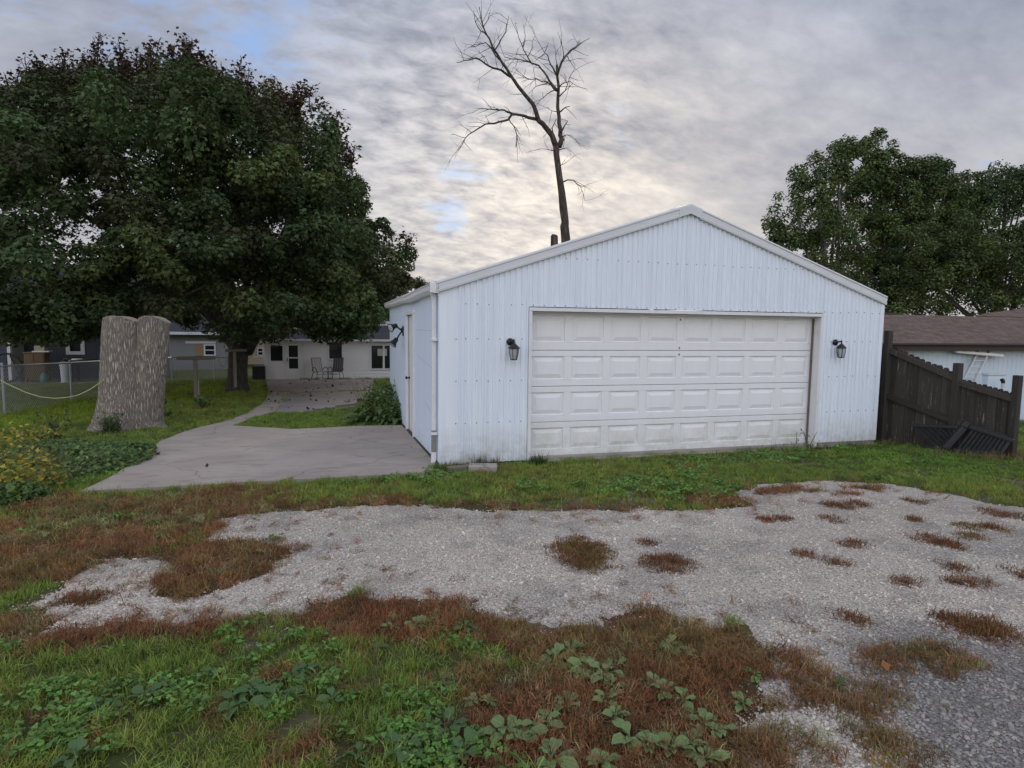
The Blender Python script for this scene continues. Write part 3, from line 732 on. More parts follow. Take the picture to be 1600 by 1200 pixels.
# fallen dark railing leaning on the fence
dv = (A3-A1)/np.linalg.norm(A3-A1); nv = np.array((-dv[1], dv[0])); nv = -nv if np.dot(nv, CAM[:2]-A2) < 0 else nv
PL = (*(A2+nv*.16), 0)
def RP(u, v, o=0.): return PP(u, v, (PL[0]+nv[0]*o, PL[1]+nv[1]*o, 0), (*nv, 0))
b0 = RP(1477, 702, .22)
rl = thing('fallen_railing', 'dark spindled stair railing lying broken against the picket fence', 'railing', (b0[0], b0[1], TZ(b0[0], b0[1])))
MB().bar(RP(1476, 701, .25), RP(1507, 666, .08), .085, .085, ch=.008).build('newel_post', RAILMETAL, rl)
MB().bar(RP(1504, 668, .09), RP(1512, 659, .06), .12, .10, ch=.02).build('post_cap', RAILMETAL, rl)
MB().bar(RP(1419, 664, .03), RP(1499, 668, .05), .07, .045, ch=.006).build('top_rail', RAILMETAL, rl)
MB().bar(RP(1514, 666, .05), RP(1584, 689, .05), .07, .05, ch=.006).build('top_rail', RAILMETAL, rl)
for k in range(8):
    u = 1431+k*9.6; v = 665.5+k*.4
    MB().bar(RP(u, v, .03), RP(min(u+32, 1487+k*.8), v+32-max(0, (u+32-1487))*.55, .16), .03, .03).build('spindle', RAILMETAL, rl)
for k in range(10):
    u = 1521+k*6.3; v = 670+k*2.0
    MB().bar(RP(u, v, .05), RP(u-28+k*1.6, v+36-k*1.6, .20), .03, .03).build('spindle', RAILMETAL, rl)
MB().bar(RP(1492, 703, .20), RP(1566, 709, .20), .06, .045).build('bottom_rail', RAILMETAL, rl)
MB().bar(RP(1440, 697, .15), RP(1482, 701, .20), .06, .045).build('bottom_rail', RAILMETAL, rl)

# ================================================================== OUTBUILDING, RIGHT
OY = 7.0
ob = thing('outbuilding', 'long low outbuilding with brown shingle roof and pale blue wall behind the picket fence', 'building', (20, OY+4, -.85))
OWALL = plain('pale_blue_panel', (.56, .66, .76), .6, 0, .08, 1.5)
ww = MB()
x = 12.4
while x < 30:
    ww.box((x, OY, -1.2), (x+.194, OY+.1, 1.36)); ww.box((x+.194, OY+.012, -1.2), (x+.204, OY+.1, 1.36)); x += .204
ww.build('front_wall', OWALL, ob)
MB().box((12.4, OY+.1, -1.2), (12.5, OY+8.5, 1.36)).box((29.9, OY+.1, -1.2), (30.0, OY+8.5, 1.36)).box((12.5, OY+8.4, -1.2), (29.9, OY+8.5, 1.36)).build('side_wall', OWALL, ob)
SHW = plain('brown_eave', (.035, .022, .020), .6, 0, .2, 4)
MB().box((12.0, OY-.40, 1.34), (30.3, OY-.375, 1.56)).box((12.0, OY-.375, 1.36), (30.3, OY, 1.372)).build('fascia', SHW, ob)
MB().box((12.0, OY-.50, 1.50), (30.3, OY-.40, 1.575), None, .02).build('gutter', SHW, ob)
def m_shingle(t):
    oi = t.n('ShaderNodeAttribute', _attribute_name='tint').outputs[0]
    n = t.noise(t.W, 22, 5, .7)
    c = t.mix(n, t.mix(1., oi, (.75, .75, .75), 'MULTIPLY'), t.mix(1., oi, (1.2, 1.2, 1.2), 'MULTIPLY'))
    t.put('Base Color', c); t.put('Roughness', .95); t.bump(t.noise(t.W, 120, 2), .5, .01)
SHING = mat('brown_shingle', m_shingle)
# main slope rises 1.58 -> 2.56 over 3.2 m, the higher cross roof to the right
RD, RZ0, RZ1 = 3.2, 1.57, 2.54
SL = (RZ1-RZ0)/RD
MB().prism([(12.0, OY-.42, RZ0-.02), (12.0, OY-.42+RD, RZ1-.02), (12.0, OY-.42+2*RD, RZ0-.02)], (18.3, 0, 0)).build('roof_deck', SHW, ob)
tabs = []; row = 0; st = .142
ns = math.hypot(RD, RZ1-RZ0)
rs = random.Random(11)
while row*st < ns-.02:
    x = 12.0-(row % 2)*.15-rs.random()*.05
    while x < 30.2:
        w = .30+rs.uniform(-.05, .06); tabs.append((row, x, w)); x += w+.006
    row += 1
def tabverts(row, x, w):
    f0 = row*st; f1 = min(f0+st*1.25, ns); lift = rs.uniform(.0, .006)
    a = math.atan(SL); ca, sa = math.cos(a), math.sin(a)
    def pt(xx, f, h): return (xx, OY-.42+f*ca-h*sa, RZ0+f*sa+h*ca)
    x1 = x+w
    return [pt(x, f0, .0), pt(x1, f0, .0), pt(x1, f1, -.004), pt(x, f1, -.004), pt(x, f0, .014+lift), pt(x1, f0, .014+lift), pt(x1, f1, .005), pt(x, f1, .005)]
TF = [(4, 5, 6, 7), (0, 1, 5, 4), (1, 2, 6, 5), (3, 0, 4, 7)]
def shingle_mesh(name, items):
    V = []; F = []; Cc = []
    for it in items:
        b = len(V); V += tabverts(*it); F += [tuple(b+i for i in f) for f in TF]
        k = rs.uniform(.75, 1.2); Cc += [np.array((.145, .108, .094))*k*np.array((1, rs.uniform(.93, 1.03), rs.uniform(.92, 1.05)))]*8
    return mesh_np(name, V, F, SHING, np.array(Cc), ob)
near = [t for t in tabs if 14.4 < t[1] < 21.8 and pix((t[1]+.15, OY, RZ0+t[0]*st*SL))[0] > 1372]
near = sorted(near, key=lambda t: t[0])[:290]; ns_ = set(near)
for t in near: shingle_mesh('shingle', [t])
shingle_mesh('shingles', [t for t in tabs if t not in ns_])['kind'] = 'stuff'
MB().bar((14.8, OY-.42+RD, RZ1+.03), (18.45, OY-.42+RD, RZ1+.03), .16, .07, ch=.015).build('ridge_vent', SHW, ob)
# at the right the same slope runs on up to a higher ridge behind
def rp_(u, v): return PP(u, v, (0, OY-.42, RZ0), (0, -SL, 1))
ra, rb2 = rp_(1512, 491), rp_(1600, 478.5)
kx = (rb2[1]-ra[1])/(rb2[0]-ra[0]); xe = ra[0]
def rise(x): return RD+max(0, x-xe)*kx
ytop = lambda x: OY-.42+rise(x)
fixn(MB().prism([(xe, OY-.42+RD-.3, RZ1-.03-.3*SL), (30.3, OY-.42+RD-.3, RZ1-.03-.3*SL), (30.3, ytop(30.3), RZ0+SL*rise(30.3)-.03), (xe, ytop(xe), RZ1-.03)], (0, .02, -.12)).build('high_roof_deck', SHW, ob))
up_tabs = []; row = math.ceil((ns-.02)/st)
cs_ = math.cos(math.atan(SL))
while row*st*cs_ < rise(30.3)-.05:
    x = xe-.1-(row % 2)*.15
    while x < 30.2:
        w = .30+rs.uniform(-.05, .06)
        if rise(x+w/2) > row*st*cs_: up_tabs.append((row, x, w))
        x += w+.006
    row += 1
ns_keep = ns; ns = 99
hs = shingle_mesh('upper_shingles', up_tabs); hs['kind'] = 'stuff'
ns = ns_keep
MB().tube([(15.3, OY+.55, 1.84), (15.3, OY+.55, 2.0)], .05, 8).build('roof_pipe', SHW, ob)

# ladder leaning on that wall, a white length of gutter laid across its top
ALU = plain('pale_aluminium', (.55, .56, .56), .4, .3, .12, 8)
l1, l2 = PY(1510, 580, OY-.42), PY(1548, 548, OY-.06)
lad = thing('ladder', 'pale ladder leaning on the blue wall behind the fence', 'ladder', tuple(PY(1500, 640, OY-.8)))
top = PY(1536, 549, OY-.14); bot = PY(1494, 632, OY-.85); wd = .44
ax = (top-bot)/np.linalg.norm(top-bot); sd_ = np.array((1., -.1, .02)); sd_ /= np.linalg.norm(sd_)
for s in (-1, 1):
    MB().bar(bot+sd_*s*wd/2, top+sd_*s*wd/2+ax*.10, .035, .09, (0, -1, 0), ch=.004).build('stile', ALU, lad)
LL = np.linalg.norm(top-bot)
for k in range(1, int(LL/.30)+1):
    c = top-ax*(k*.30-.12); MB().tube([c-sd_*(wd/2-.018), c+sd_*(wd/2-.018)], .018, 8).build('rung', ALU, lad)
g1, g2 = PY(1493, 549, OY-.26), PY(1567, 556, OY-.26)
o = MB().bar(g1, g2, .10, .10, ch=.02).build('white_pipe', plain('white_pvc', (.68, .67, .64), .45), label='white length of square pipe lying across the top of the ladder', cat='pipe')
p0 = PY(1408, 600, OY-.9)
q = PY(1422, 587, OY-1.0)
t = thing('storage_chest', 'pale box top showing just above the fence pickets', 'box', (q[0]+10, OY-1.0, -.85))
a, b = PY(1542, 584, OY-1.1), PY(1567, 594, OY-1.1)
bpy.data.objects[t.name].location = ((a[0]+b[0])/2, OY-.8, -.85); WL[t.name] = np.array(((a[0]+b[0])/2, OY-.8, -.85))
MB().box((a[0], OY-1.15, -.85), (b[0], OY-.95, a[2]-.06), None, .01).build('body', OWALL, t)
MB().box((a[0]-.02, OY-1.17, a[2]-.057), (b[0]+.02, OY-.93, a[2]), None, .01).build('lid', ALU, t)
e = PY(1567, 600, OY-1.4)
t = thing('vent_pipe', 'short white pipe with a dark elbow rising above the last fence pickets', 'pipe', (e[0], e[1], -.8))
MB().tube([(e[0], e[1], -.8), (e[0], e[1], e[2]+.02)], .045, 10).build('pipe', ALU, t)
MB().tube([(e[0], e[1], e[2]+.021), (e[0], e[1], e[2]+.09), (e[0]-.05, e[1]-.02, e[2]+.13), (e[0]-.11, e[1]-.03, e[2]+.12)], .05, 10).build('elbow', BLACK, t)

# ================================================================== STUMP
sx, sy = G(203, 672)[:2]; sy += .35; sz = TZ(sx, sy)
stump = thing('tree_stump', 'tall double trunked tree stump with grey ridged bark on the left lawn', 'tree stump', (sx, sy, sz))
def bark_log(base, top, rb, rtp, flare, seed, lobes, nr=150, nz=110, ztilt=0.):
    V = []; F = []; base = np.array(base); top = np.array(top)
    for j in range(nz):
        t = j/(nz-1); c = base+(top-base)*t
        for k in range(nr):
            a = 2*math.pi*k/nr
            r = rb+(rtp-rb)*t+flare*math.exp(-t*7)*(1+.55*math.sin(lobes*a+seed)+.3*math.sin((lobes+2)*a+seed*2))
            r *= 1+.06*noise.noise(Vector((math.cos(a)*1.3, math.sin(a)*1.3, t*1.5+seed)))
            q = Vector((math.cos(a)*r*26, math.sin(a)*r*26, t*9.0+seed*3)); w = noise.noise_vector(q*.35)*1.2
            h = abs(noise.noise(Vector((q.x+w.x, q.y+w.y, q.z*.55+w.z))))
            r += .012*(min(h*3.2, 1)-.6)+.008*noise.noise(Vector((q.x*2, q.y*2, q.z*3)))
            z = c[2]-(.085*(math.cos(a)+.25)**2+ztilt*math.sin(a+seed))*max(0, (t-.9)/.1)
            V.append((c[0]+math.cos(a)*r, c[1]+math.sin(a)*r, z))
    for j in range(nz-1):
        for k in range(nr): F.append((j*nr+k, j*nr+(k+1) % nr, (j+1)*nr+(k+1) % nr, (j+1)*nr+k))
    return V, F, V[-nr:]
def put_log(name, args):
    V, F, ring = bark_log(*args); b = MB(); b.add(V, F); o = b.build(name, STUMPBARK, stump, smooth=True)
    c = np.mean(np.array(ring), 0); n = len(ring); W_ = list(ring); b = MB()
    m1 = [tuple(c+(np.array(p)-c)*.93+np.array((0, 0, .012))) for p in ring]; m2 = [tuple(c+(np.array(p)-c)*.5+np.array((0, 0, .014))) for p in ring]
    b.add([*ring, *m1, *m2, tuple(c+np.array((0, 0, .012)))], [(r*n+k, r*n+(k+1) % n, r*n+n+(k+1) % n, r*n+n+k) for r in (0, 1) for k in range(n)]+[(2*n+k, 2*n+(k+1) % n, 3*n) for k in range(n)])
    b.build('cut_top', CUT, o)
H1 = PY(200, 497, sy)[2]
w = lambda u: PY(u, 600, sy)[0]
put_log('trunk', ((w(191), sy, sz-.1), (w(195.5), sy+.05, H1+.03), .46, .330, .26, 1.3, 3, 260, 150))
put_log('trunk', ((w(215), sy+.06, sz-.1), (w(246), sy+.03, H1+.04), .36, .285, .06, 4.1, 3, 160, 110))
put_log('broken_trunk', ((w(176), sy+.10, sz-.1), (w(170), sy+.15, H1-.10), .30, .10, .12, 7.7, 2, 90, 80, .04))

# rope from the stump to the left
rp = [PP(u, v, (0, sy-.30, 0), (0, 1, 0)) for u, v in ((-40, 575), (0, 594), (20, 604), (40, 613), (62, 620), (86, 622.5), (105, 621), (122, 617.5), (140, 609), (155, 599), (167, 590))]
o = MB().tube(rp, .009, 6).build('rope', plain('yellow_green_rope', (.35, .38, .16), .7), label='slack pale yellow rope tied to the big stump', cat='rope')

# ================================================================== CHAIN LINK FENCE
fz = lambda y: float(-.036*min(y, 34))
clf = thing('chain_link_fence', 'galvanised chain link fence behind the big stump', 'fence', (-8.85, 11, fz(11)))
cpts = [(-8.95, 3.4), (-8.88, 6.2), (-8.85, 9.0), (-8.83, 12.8), (-8.82, 16.6), (-8.8, 20.4), (-8.75, 24.2), (-6.95, 24.3), (-5.9, 24.4)]
CH = 1.17
for (x, y) in cpts:
    mb = MB().tube([(x, y, fz(y)-.2), (x, y, fz(y)+CH+.05)], .032, 8); mb.lathe((x, y, fz(y)+CH+.05), [(.036, 0), (.036, .015), (.0, .045)], 8); mb.build('post', GALV, clf)
MB().tube([(x+.0, y, fz(y)+CH) for x, y in cpts], .021, 7).build('top_rail', GALV, clf)
wires = MB()
for (a, b) in zip(cpts[:-1], cpts[1:]):
    a = np.array(a); b = np.array(b); L = np.linalg.norm(b-a); d = (b-a)/L; stp = .105; k = -int(CH/stp)-1
    while k*stp < L:
        for s in (1, -1):
            t0, t1 = (k*stp, k*stp+CH) if s == 1 else (k*stp+CH, k*stp)
            h0, h1 = 0.03, CH
            pts = []
            for t, h in ((t0, h0), (t1, h1)): pts.append([t, h])
            (ta, ha), (tb, hb) = pts
            def clip(t): return ha+(hb-ha)*(t-ta)/(tb-ta)
            lo, hi = max(0, min(ta, tb)), min(L, max(ta, tb))
            if hi-lo < .02: continue
            P = []
            for t in (lo, hi):
                p = a+d*t; P.append((p[0]+.022, p[1], fz(p[1])+clip(t)))
            wires.tube(P, .0042, 3, False)
        k += 1
wires.build('wire_mesh', GALV, clf, kind='stuff')

# ================================================================== CLOTHES POLES
def tpole(u, v, vtop, ul, ur, label, Yoff=0):
    b = G(u, v); t = thing('clothes_pole', label, 'clothes pole', tuple(b), 'clothes line poles')
    tp = PY(u, vtop, b[1]); a1 = PY(ul, vtop+1, b[1]); a2 = PY(ur, vtop-1, b[1])
    MB().bar((b[0], b[1], b[2]-.3), (b[0], b[1], tp[2]-.051), .11, .11, (0, 1, 0), ch=.01).build('post', GREYWOOD, t)
    MB().bar((a1[0], b[1], tp[2]), (a2[0], b[1], tp[2]+.02), .09, .10, ch=.008).build('crossbar', GREYWOOD, t)
    return b, tp
p1, t1 = tpole(307, 625, 560, 276, 336, 'grey wooden clothes pole with a crossbar right of the big stump')
p2, t2 = tpole(368.5, 613, 548, 352, 386, 'grey wooden clothes pole standing close to the maple trunk')
def sag(a, b, s, n=12): return [tuple(np.array(a)+(np.array(b)-np.array(a))*k/n-np.array((0, 0, s*4*(k/n)*(1-k/n)))) for k in range(n+1)]
MB().tube(sag((t1[0]+.6, t1[1]-.06, t1[2]+.06), (t2[0]-.2, t2[1]-.06, t2[2]+.03), .45), .008, 5).build('clothes_line', plain('old_cord', (.3, .3, .28), .8), label='slack clothes line strung between the two grey poles', cat='clothes line')
b = G(310, 637); MB().bar((b[0], b[1], b[2]-.2), (b[0]+.03, b[1], b[2]+.75), .025, .025).build('stake', GREYWOOD, label='thin wooden stake in front of the clothes pole', cat='stake')

# ================================================================== BACK HOUSE
HY = 25.0
def hp(u, v, Y=HY): return PY(u, v, Y)
WSIDE = plain('white_clapboard', (.66, .66, .67), .5, 0, .05, 1.2); WFRAME = plain('white_window_frame', (.62, .63, .64), .45, 0, .05, 4)
SLATE = plain('dark_grey_shingle', (.055, .056, .066), .95, 0, .3, 9, .2, .3)
def clapboard(x0, x1, z0, z1, y, holes=(), st=.165):
    mb = MB(); z = z0
    while z < z1-.01:
        zt = min(z+st, z1); segs = [(x0, x1)]
        for (a, b, c, d) in holes:
            if c < (z+zt)/2 < d:
                ns2 = []
                for s, e in segs:
                    if a > s: ns2.append((s, min(e, a)))
                    if b < e: ns2.append((max(s, b), e))
                segs = [q for q in ns2 if q[1]-q[0] > .01]
        for s, e in segs:
            mb.add([(s, y-.034, z), (e, y-.034, z), (e, y-.002, zt), (s, y-.002, zt), (s, y, z), (e, y, z)], [(0, 1, 2, 3), (4, 5, 1, 0)])
        z += st
    return mb
def window(parent, x0, x1, z0, z1, y, fr=.085, mull=(), rail=False, name='window'):
    mb = MB(); d = .05
    mb.box((x0, y-d, z0+fr), (x0+fr, y+.02, z1-fr)); mb.box((x1-fr, y-d, z0+fr), (x1, y+.02, z1-fr)); mb.box((x0, y-d, z0), (x1, y+.02, z0+fr)); mb.box((x0, y-d, z1-fr), (x1, y+.02, z1))
    for m in mull: mb.box((m-.05, y-d+.003, z0+fr), (m+.05, y+.02, z1-fr))
    if rail: mb.box((x0+fr, y-d+.006, (z0+z1)/2-.03), (x1-fr, y+.02, (z0+z1)/2+.03))
    o = mb.build(name, WFRAME, parent); ed = [x0+fr]+[v for m in mull for v in (m-.05, m+.05)]+[x1-fr]
    for a, b in zip(ed[::2], ed[1::2]): MB().box((a, y-.01, z0+fr), (b, y+.01, z1-fr)).build('pane', PANE, o)
    return o
house = thing('white_house', 'white clapboard house with dark hip roof and storm door at the end of the patio', 'house', (0, HY+4, TZ(0, HY+4)))
GZ = -.9
xL, xR = hp(414.5, 570)[0], 8.0; ez = hp(500, 531)[2]
zz = lambda u, v: hp(u, v)[2]
D0, D1, Dt = hp(446, 570)[0], hp(471.5, 570)[0], zz(458, 536)
W1 = (hp(420.5, 555)[0], hp(444, 555)[0], zz(430, 566), zz(430, 538)); W2 = (hp(511.5, 550)[0], hp(537, 550)[0], zz(524, 563), zz(524, 532)); W3 = (hp(578, 555)[0], hp(578, 555)[0]+1.42, zz(590, 578), zz(590, 537.5))
hl = [(W1[0]+.03, W1[1]-.03, W1[2]+.03, W1[3]-.03), (W2[0]+.03, W2[1]-.03, W2[2]+.03, W2[3]-.03), (W3[0]+.03, W3[1]-.03, W3[2]+.03, W3[3]-.03), (D0, D1, GZ-.1, Dt)]
clapboard(xL, xR, GZ-.05, ez, HY, hl).build('clapboard_wall', WSIDE, house)
MB().box((xL, HY+.03, GZ-.4), (xR, HY+.2, ez)).box((xL, HY+.2, GZ-.4), (xL+.15, HY+9, ez)).box((xR-.15, HY+.2, GZ-.4), (xR, HY+9, ez)).box((xL+.15, HY+8.85, GZ-.4), (xR-.15, HY+9, ez)).build('side_wall', WSIDE, house)
for a in (xL-.06, D1+.06): MB().box((a, HY-.04, GZ-.02), (a+.09, HY+.03, ez)).build('corner_board', WFRAME, house)
window(house, *W1, HY, .07, rail=False); window(house, *W2, HY, .09)
w3 = window(house, *W3, HY, .08, mull=((W3[0]+W3[1])/2,))
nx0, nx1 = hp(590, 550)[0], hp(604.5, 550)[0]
MB().box((nx0, HY-.016, zz(597, 556)), (nx1, HY-.0125, zz(597, 545))).build('painted_reflection', plain('reflection_tone', (.42, .42, .40), .8), w3)  # window reflection put in as a pale matt sheet just before the pane
df = MB().box((D0-.02, HY-.05, GZ), (D0+.06, HY+.02, Dt)).box((D1-.06, HY-.05, GZ), (D1+.02, HY+.02, Dt)).box((D0-.02, HY-.05, Dt+.001), (D1+.02, HY+.02, Dt+.08)).build('door_frame', WFRAME, house)
pw = .11; zm = zz(458, 559); zl = zz(458, 576); a, b = D0+.062, D1-.062; za, zb2 = GZ+.03, Dt-.005
dr = MB().box((a, HY-.04, za), (a+pw, HY, zb2)).box((b-pw, HY-.04, za), (b, HY, zb2)).box((a+pw, HY-.04, za), (b-pw, HY, zl)).box((a+pw, HY-.04, zm-.03), (b-pw, HY, zm+.03)).box((a+pw, HY-.04, zb2-.12), (b-pw, HY, zb2)).build('storm_door', WFRAME, house)
MB().box((a+pw, HY-.022, zl), (b-pw, HY-.01, zm-.03)).build('pane', PANE, dr); MB().box((a+pw, HY-.022, zm+.03), (b-pw, HY-.01, zb2-.12)).build('pane', PANE, dr)
MB().bar((a+.045, HY-.075, za+.92), (a+.045, HY-.075, za+1.10), .03, .03).box((a+.03, HY-.07, za+.98), (a+.06, HY-.04, za+1.0)).build('door_handle', BLACK, dr)
# roof and eave
rz = 2.02; ry = HY+4.0
rb = MB(); e0, e1, yb, yf = xL-.35, xR+.35, HY+9.3, HY-.38
rb.add([(e0, yf, ez+.06), (e1, yf, ez+.06), (e1-3.6, ry, rz), (e0+3.6, ry, rz), (e0, yb, ez+.06), (e1, yb, ez+.06)], [(0, 1, 2, 3), (4, 0, 3), (1, 5, 2), (5, 4, 3, 2), (0, 4, 5, 1)])
fixn(rb.build('hip_roof', SLATE, house))
MB().box((e0, yf-.02, ez-.06), (e1, yf+.05, ez+.055)).box((e0, yf+.05, ez-.03), (e1, HY, ez-.005)).build('eave', WFRAME, house)
MB().box((hp(588, 513, 27.4)[0], 27.2, 1.6), (hp(591, 513, 27.4)[0], 27.5, 1.95)).build('roof_vent', DARK, house)
# upper storey
UY = HY+3.5; ux0, ux1, upk = -2.0, 4.35, hp(612, 440, UY)[0]; uez = 2.75
ug = hp(634.5, 459, UY); sl = .72; upk = 1.15; upz = ug[2]+(ug[0]-upk)*sl
cw_ = (hp(599, 490, UY)[0], hp(614, 490, UY)[0], hp(604, 505, UY)[2], hp(604, 479, UY)[2])
mb = MB(); z = 1.0; st = .165
while z < upz-.1:
    hw = min(3.2, (upz-(z+st)-.10)/sl)
    for s, e in ([(upk-hw, cw_[0]+.04), (cw_[1]-.04, upk+hw)] if cw_[2]+.03 < z+st/2 < cw_[3]-.03 else [(upk-hw, upk+hw)]):
        mb.add([(s, UY-.022, z), (e, UY-.022, z), (e, UY-.002, z+st), (s, UY-.002, z+st), (s, UY, z), (e, UY, z)], [(0, 1, 2, 3), (4, 5, 1, 0)])
    z += st
mb.build('gable_wall', WSIDE, house)
uz = upz-3.2*sl
fixn(MB().prism([(upk-3.2, UY+.03, 1.0), (upk+3.2, UY+.03, 1.0), (upk+3.2, UY+.03, uz), (upk, UY+.03, upz-.05), (upk-3.2, UY+.03, uz)], (0, 6, 0)).build('upper_storey', WSIDE, house))
window(house, *cw_, UY, .1, rail=True)
for s in (-1, 1):
    fixn(MB().prism([(upk, UY-.35, upz+.02), (upk+s*3.6, UY-.35, upz-3.6*sl+.02), (upk+s*3.6, UY-.35, upz-3.6*sl+.16), (upk, UY-.35, upz+.18)], (0, 7, 0)).build('gable_roof', SLATE, house))
    fixn(MB().prism([(upk, UY-.39, upz-.04), (upk+s*3.64, UY-.39, upz-3.64*sl-.04), (upk+s*3.64, UY-.39, upz-3.64*sl+.14), (upk, UY-.39, upz+.14)], (0, .035, 0)).build('rake_board', WFRAME, house))

# patio chairs
def m_sling(a, b):
    def f(t):
        x = t.n('ShaderNodeSeparateXYZ', i0=t.P).outputs[0]
        s = t.math('GREATER_THAN', t.math('SINE', t.math('MULTIPLY', x, 52.)), .1)
        t.put('Base Color', t.mix(s, a, b)); t.put('Roughness', .85)
    return mat('striped_sling', f)
CH_METAL = plain('dark_chair_frame', (.03, .028, .027), .4)
def patio_chair(loc, rot, m, label):
    t = thing('patio_chair', label, 'chair', (0, 0, 0), 'sling chairs on the patio')
    prof = [(-.27, .40), (.16, .36), (.20, .37), (.30, .70), (.40, 1.08)]
    V = []
    for y, z in prof: V += [(-.24, y, z), (.24, y, z)]
    for (n_, rng_) in (('seat', (0, 3)), ('backrest', (2, 5))):
        i0, i1 = rng_; v = V[2*i0:2*i1]; k = i1-i0
        o = MB().add([*v, *[(x, y+.008, z-.012) for x, y, z in v]], [(2*i, 2*i+1, 2*i+3, 2*i+2) for i in range(k-1)]+[(2*k+2*i, 2*k+2*i+2, 2*k+2*i+3, 2*k+2*i+1) for i in range(k-1)]).build(n_, m, t)
    for s in (-1, 1):
        MB().tube([(s*.255, y, z) for y, z in prof], .014, 6).build('side_frame', CH_METAL, t)
        MB().tube([(s*.30, -.24, .0), (s*.30, -.27, .35), (s*.31, -.24, .52), (s*.315, -.10, .615), (s*.315, .08, .615), (s*.30, .22, .50), (s*.27, .26, .42)], .016, 6).build('armrest', CH_METAL, t)
        MB().tube([(s*.30, .30, .0), (s*.285, .20, .30), (s*.26, .12, .37)], .015, 6).build('leg', CH_METAL, t)
        MB().tube([(s*.255, -.25, .39), (s*.30, -.262, .30)], .012, 6).build('seat_bracket', CH_METAL, t)
    MB().tube([(-.24, .395, 1.07), (.24, .395, 1.07)], .014, 6).build('top_bar', CH_METAL, t); MB().tube([(-.30, -.265, .28), (.30, -.265, .28)], .012, 6).build('cross_bar', CH_METAL, t)
    t.location = loc; t.rotation_euler.z = rot
zs_ = -.036*24.2+.046
patio_chair((hp(500, 590, 24.05)[0], 24.05, -.036*24.05+.046), R(30), m_sling((.36, .33, .31), (.25, .225, .21)), 'pale striped sling chair nearer the storm door on the patio')
patio_chair((hp(525, 590, 24.15)[0], 24.15, -.036*24.15+.046), R(-22), m_sling((.12, .115, .115), (.05, .047, .05)), 'dark striped sling chair under the small window on the patio')
bz = -.9
x0, x1 = PY(394, 575, 24.6)[0], PY(413.5, 575, 24.6)[0]
t = thing('air_conditioner', 'dark box unit standing between the maple trunk and the white house', 'box unit', ((x0+x1)/2, 25.0, TZ(-5, 25)))
MB().box((x0, 24.6, -.95), (x1, 25.25, -.22), None, .02).build('casing', plain('dark_casing', (.012, .013, .015), .7), t); MB().box((x0-.01, 24.59, -.217), (x1+.01, 25.26, -.17), None, .01).build('lid', BLACK, t)

# ================================================================== HOUSES BEHIND, LEFT
BLUEW = plain('dark_blue_siding', (.030, .040, .060), .6, 0, .12, 2)
bh = thing('blue_house', 'dark blue house with white trim under the left side of the maple', 'house', (-19, 29, -1))
BY = 25.5
def bp(u, v, Y=BY): return PY(u, v, Y)
bx0, bx1 = bp(-160, 550)[0], bp(206, 550)[0]; bt = 2.2
z = -1.05; mb = MB()
clapboard(bp(36, 550)[0], bx1, -1.05, bt, BY, [(bp(108, 540)[0], bp(129, 540)[0], bp(118, 552)[2], bp(118, 527)[2]), (bp(47, 530)[0], bp(58, 530)[0], bp(52, 535)[2], bp(52, 521)[2])], .13).build('clapboard_wall', BLUEW, bh)
clapboard(bx0, bp(33, 550)[0], -1.05, bt, BY-1.2, (), .13).build('front_wing', BLUEW, bh)
MB().box((bx0, BY-1.17, -1.3), (bp(33, 550)[0], BY+7, bt)).box((bp(33, 550)[0]+.001, BY+.03, -1.3), (bx1, BY+7, bt)).build('wall_core', BLUEW, bh)
MB().box((bp(32.5, 550)[0], BY-1.25, -1.05), (bp(37.5, 550)[0], BY-1.172, bt)).box((bp(34.5, 550)[0], BY-1.17, -1.05), (bp(37.5, 550)[0]+.02, BY-.03, bt)).build('corner_board', WFRAME, bh)
window(bh, bp(103, 540)[0], bp(132.5, 540)[0], bp(118, 554)[2], bp(118, 523)[2], BY, .16)
window(bh, bp(46, 530)[0], bp(60, 530)[0], bp(52, 537)[2], bp(52, 519)[2], BY, .10)
MB().box((bp(80, 530)[0], BY-.05, bp(80, 535)[2]), (bp(89, 530)[0], BY-.03, bp(80, 530.5)[2])).build('wall_plate', WFRAME, bh)
fixn(MB().prism([(bx0-.4, BY-1.7, bt), (bx0-.4, BY+7.4, bt), (bx0-.4, BY+2.9, bt+2.6)], (bx1-bx0+.8, 0, 0)).build('roof', SLATE, bh))
# things on its patio
pz = TZ(-14, 23.3)+.06; gzb = lambda Y: pz
MB().box((bx0, 23.3, pz-.3), (bx1, BY-.02, pz)).build('patio_slab', CONC2, kind='structure', label='patio strip along the dark blue house')
c = G(57, 583); cy = 24.0
def px_box(u0, u1, v0, v1, Y): a = PY(u0, v1, Y); b = PY(u1, v0, Y); return a[0], b[0], a[2], b[2]
x0, x1, z0, z1 = px_box(41, 75, 550, 581, cy); z0 = gzb(cy)
t = thing('wooden_cabinet', 'weathered wooden cabinet against the blue house with oddments on top', 'cabinet', ((x0+x1)/2, cy, z0))
MB().box((x0+.05, cy-.28, z0+.12), (x1-.05, cy+.28, z1-.05), None, .006).build('carcass', BROWNWOOD, t)
for k in range(2):
    xa = x0+.07+k*(x1-x0-.14)/2; xb = xa+(x1-x0-.14)/2-.02; MB().box((xa, cy-.305, z0+.2), (xb, cy-.281, z1-.10), None, .004).build('door', BROWNWOOD, t)
MB().box((x0, cy-.32, z1-.05), (x1, cy+.3, z1), None, .008).build('top', BROWNWOOD, t)
for a_ in (x0+.06, x1-.14):
    for b_ in (cy-.27, cy+.19): MB().box((a_, b_, z0), (a_+.08, b_+.08, z1-.051)).build('leg', BROWNWOOD, t)
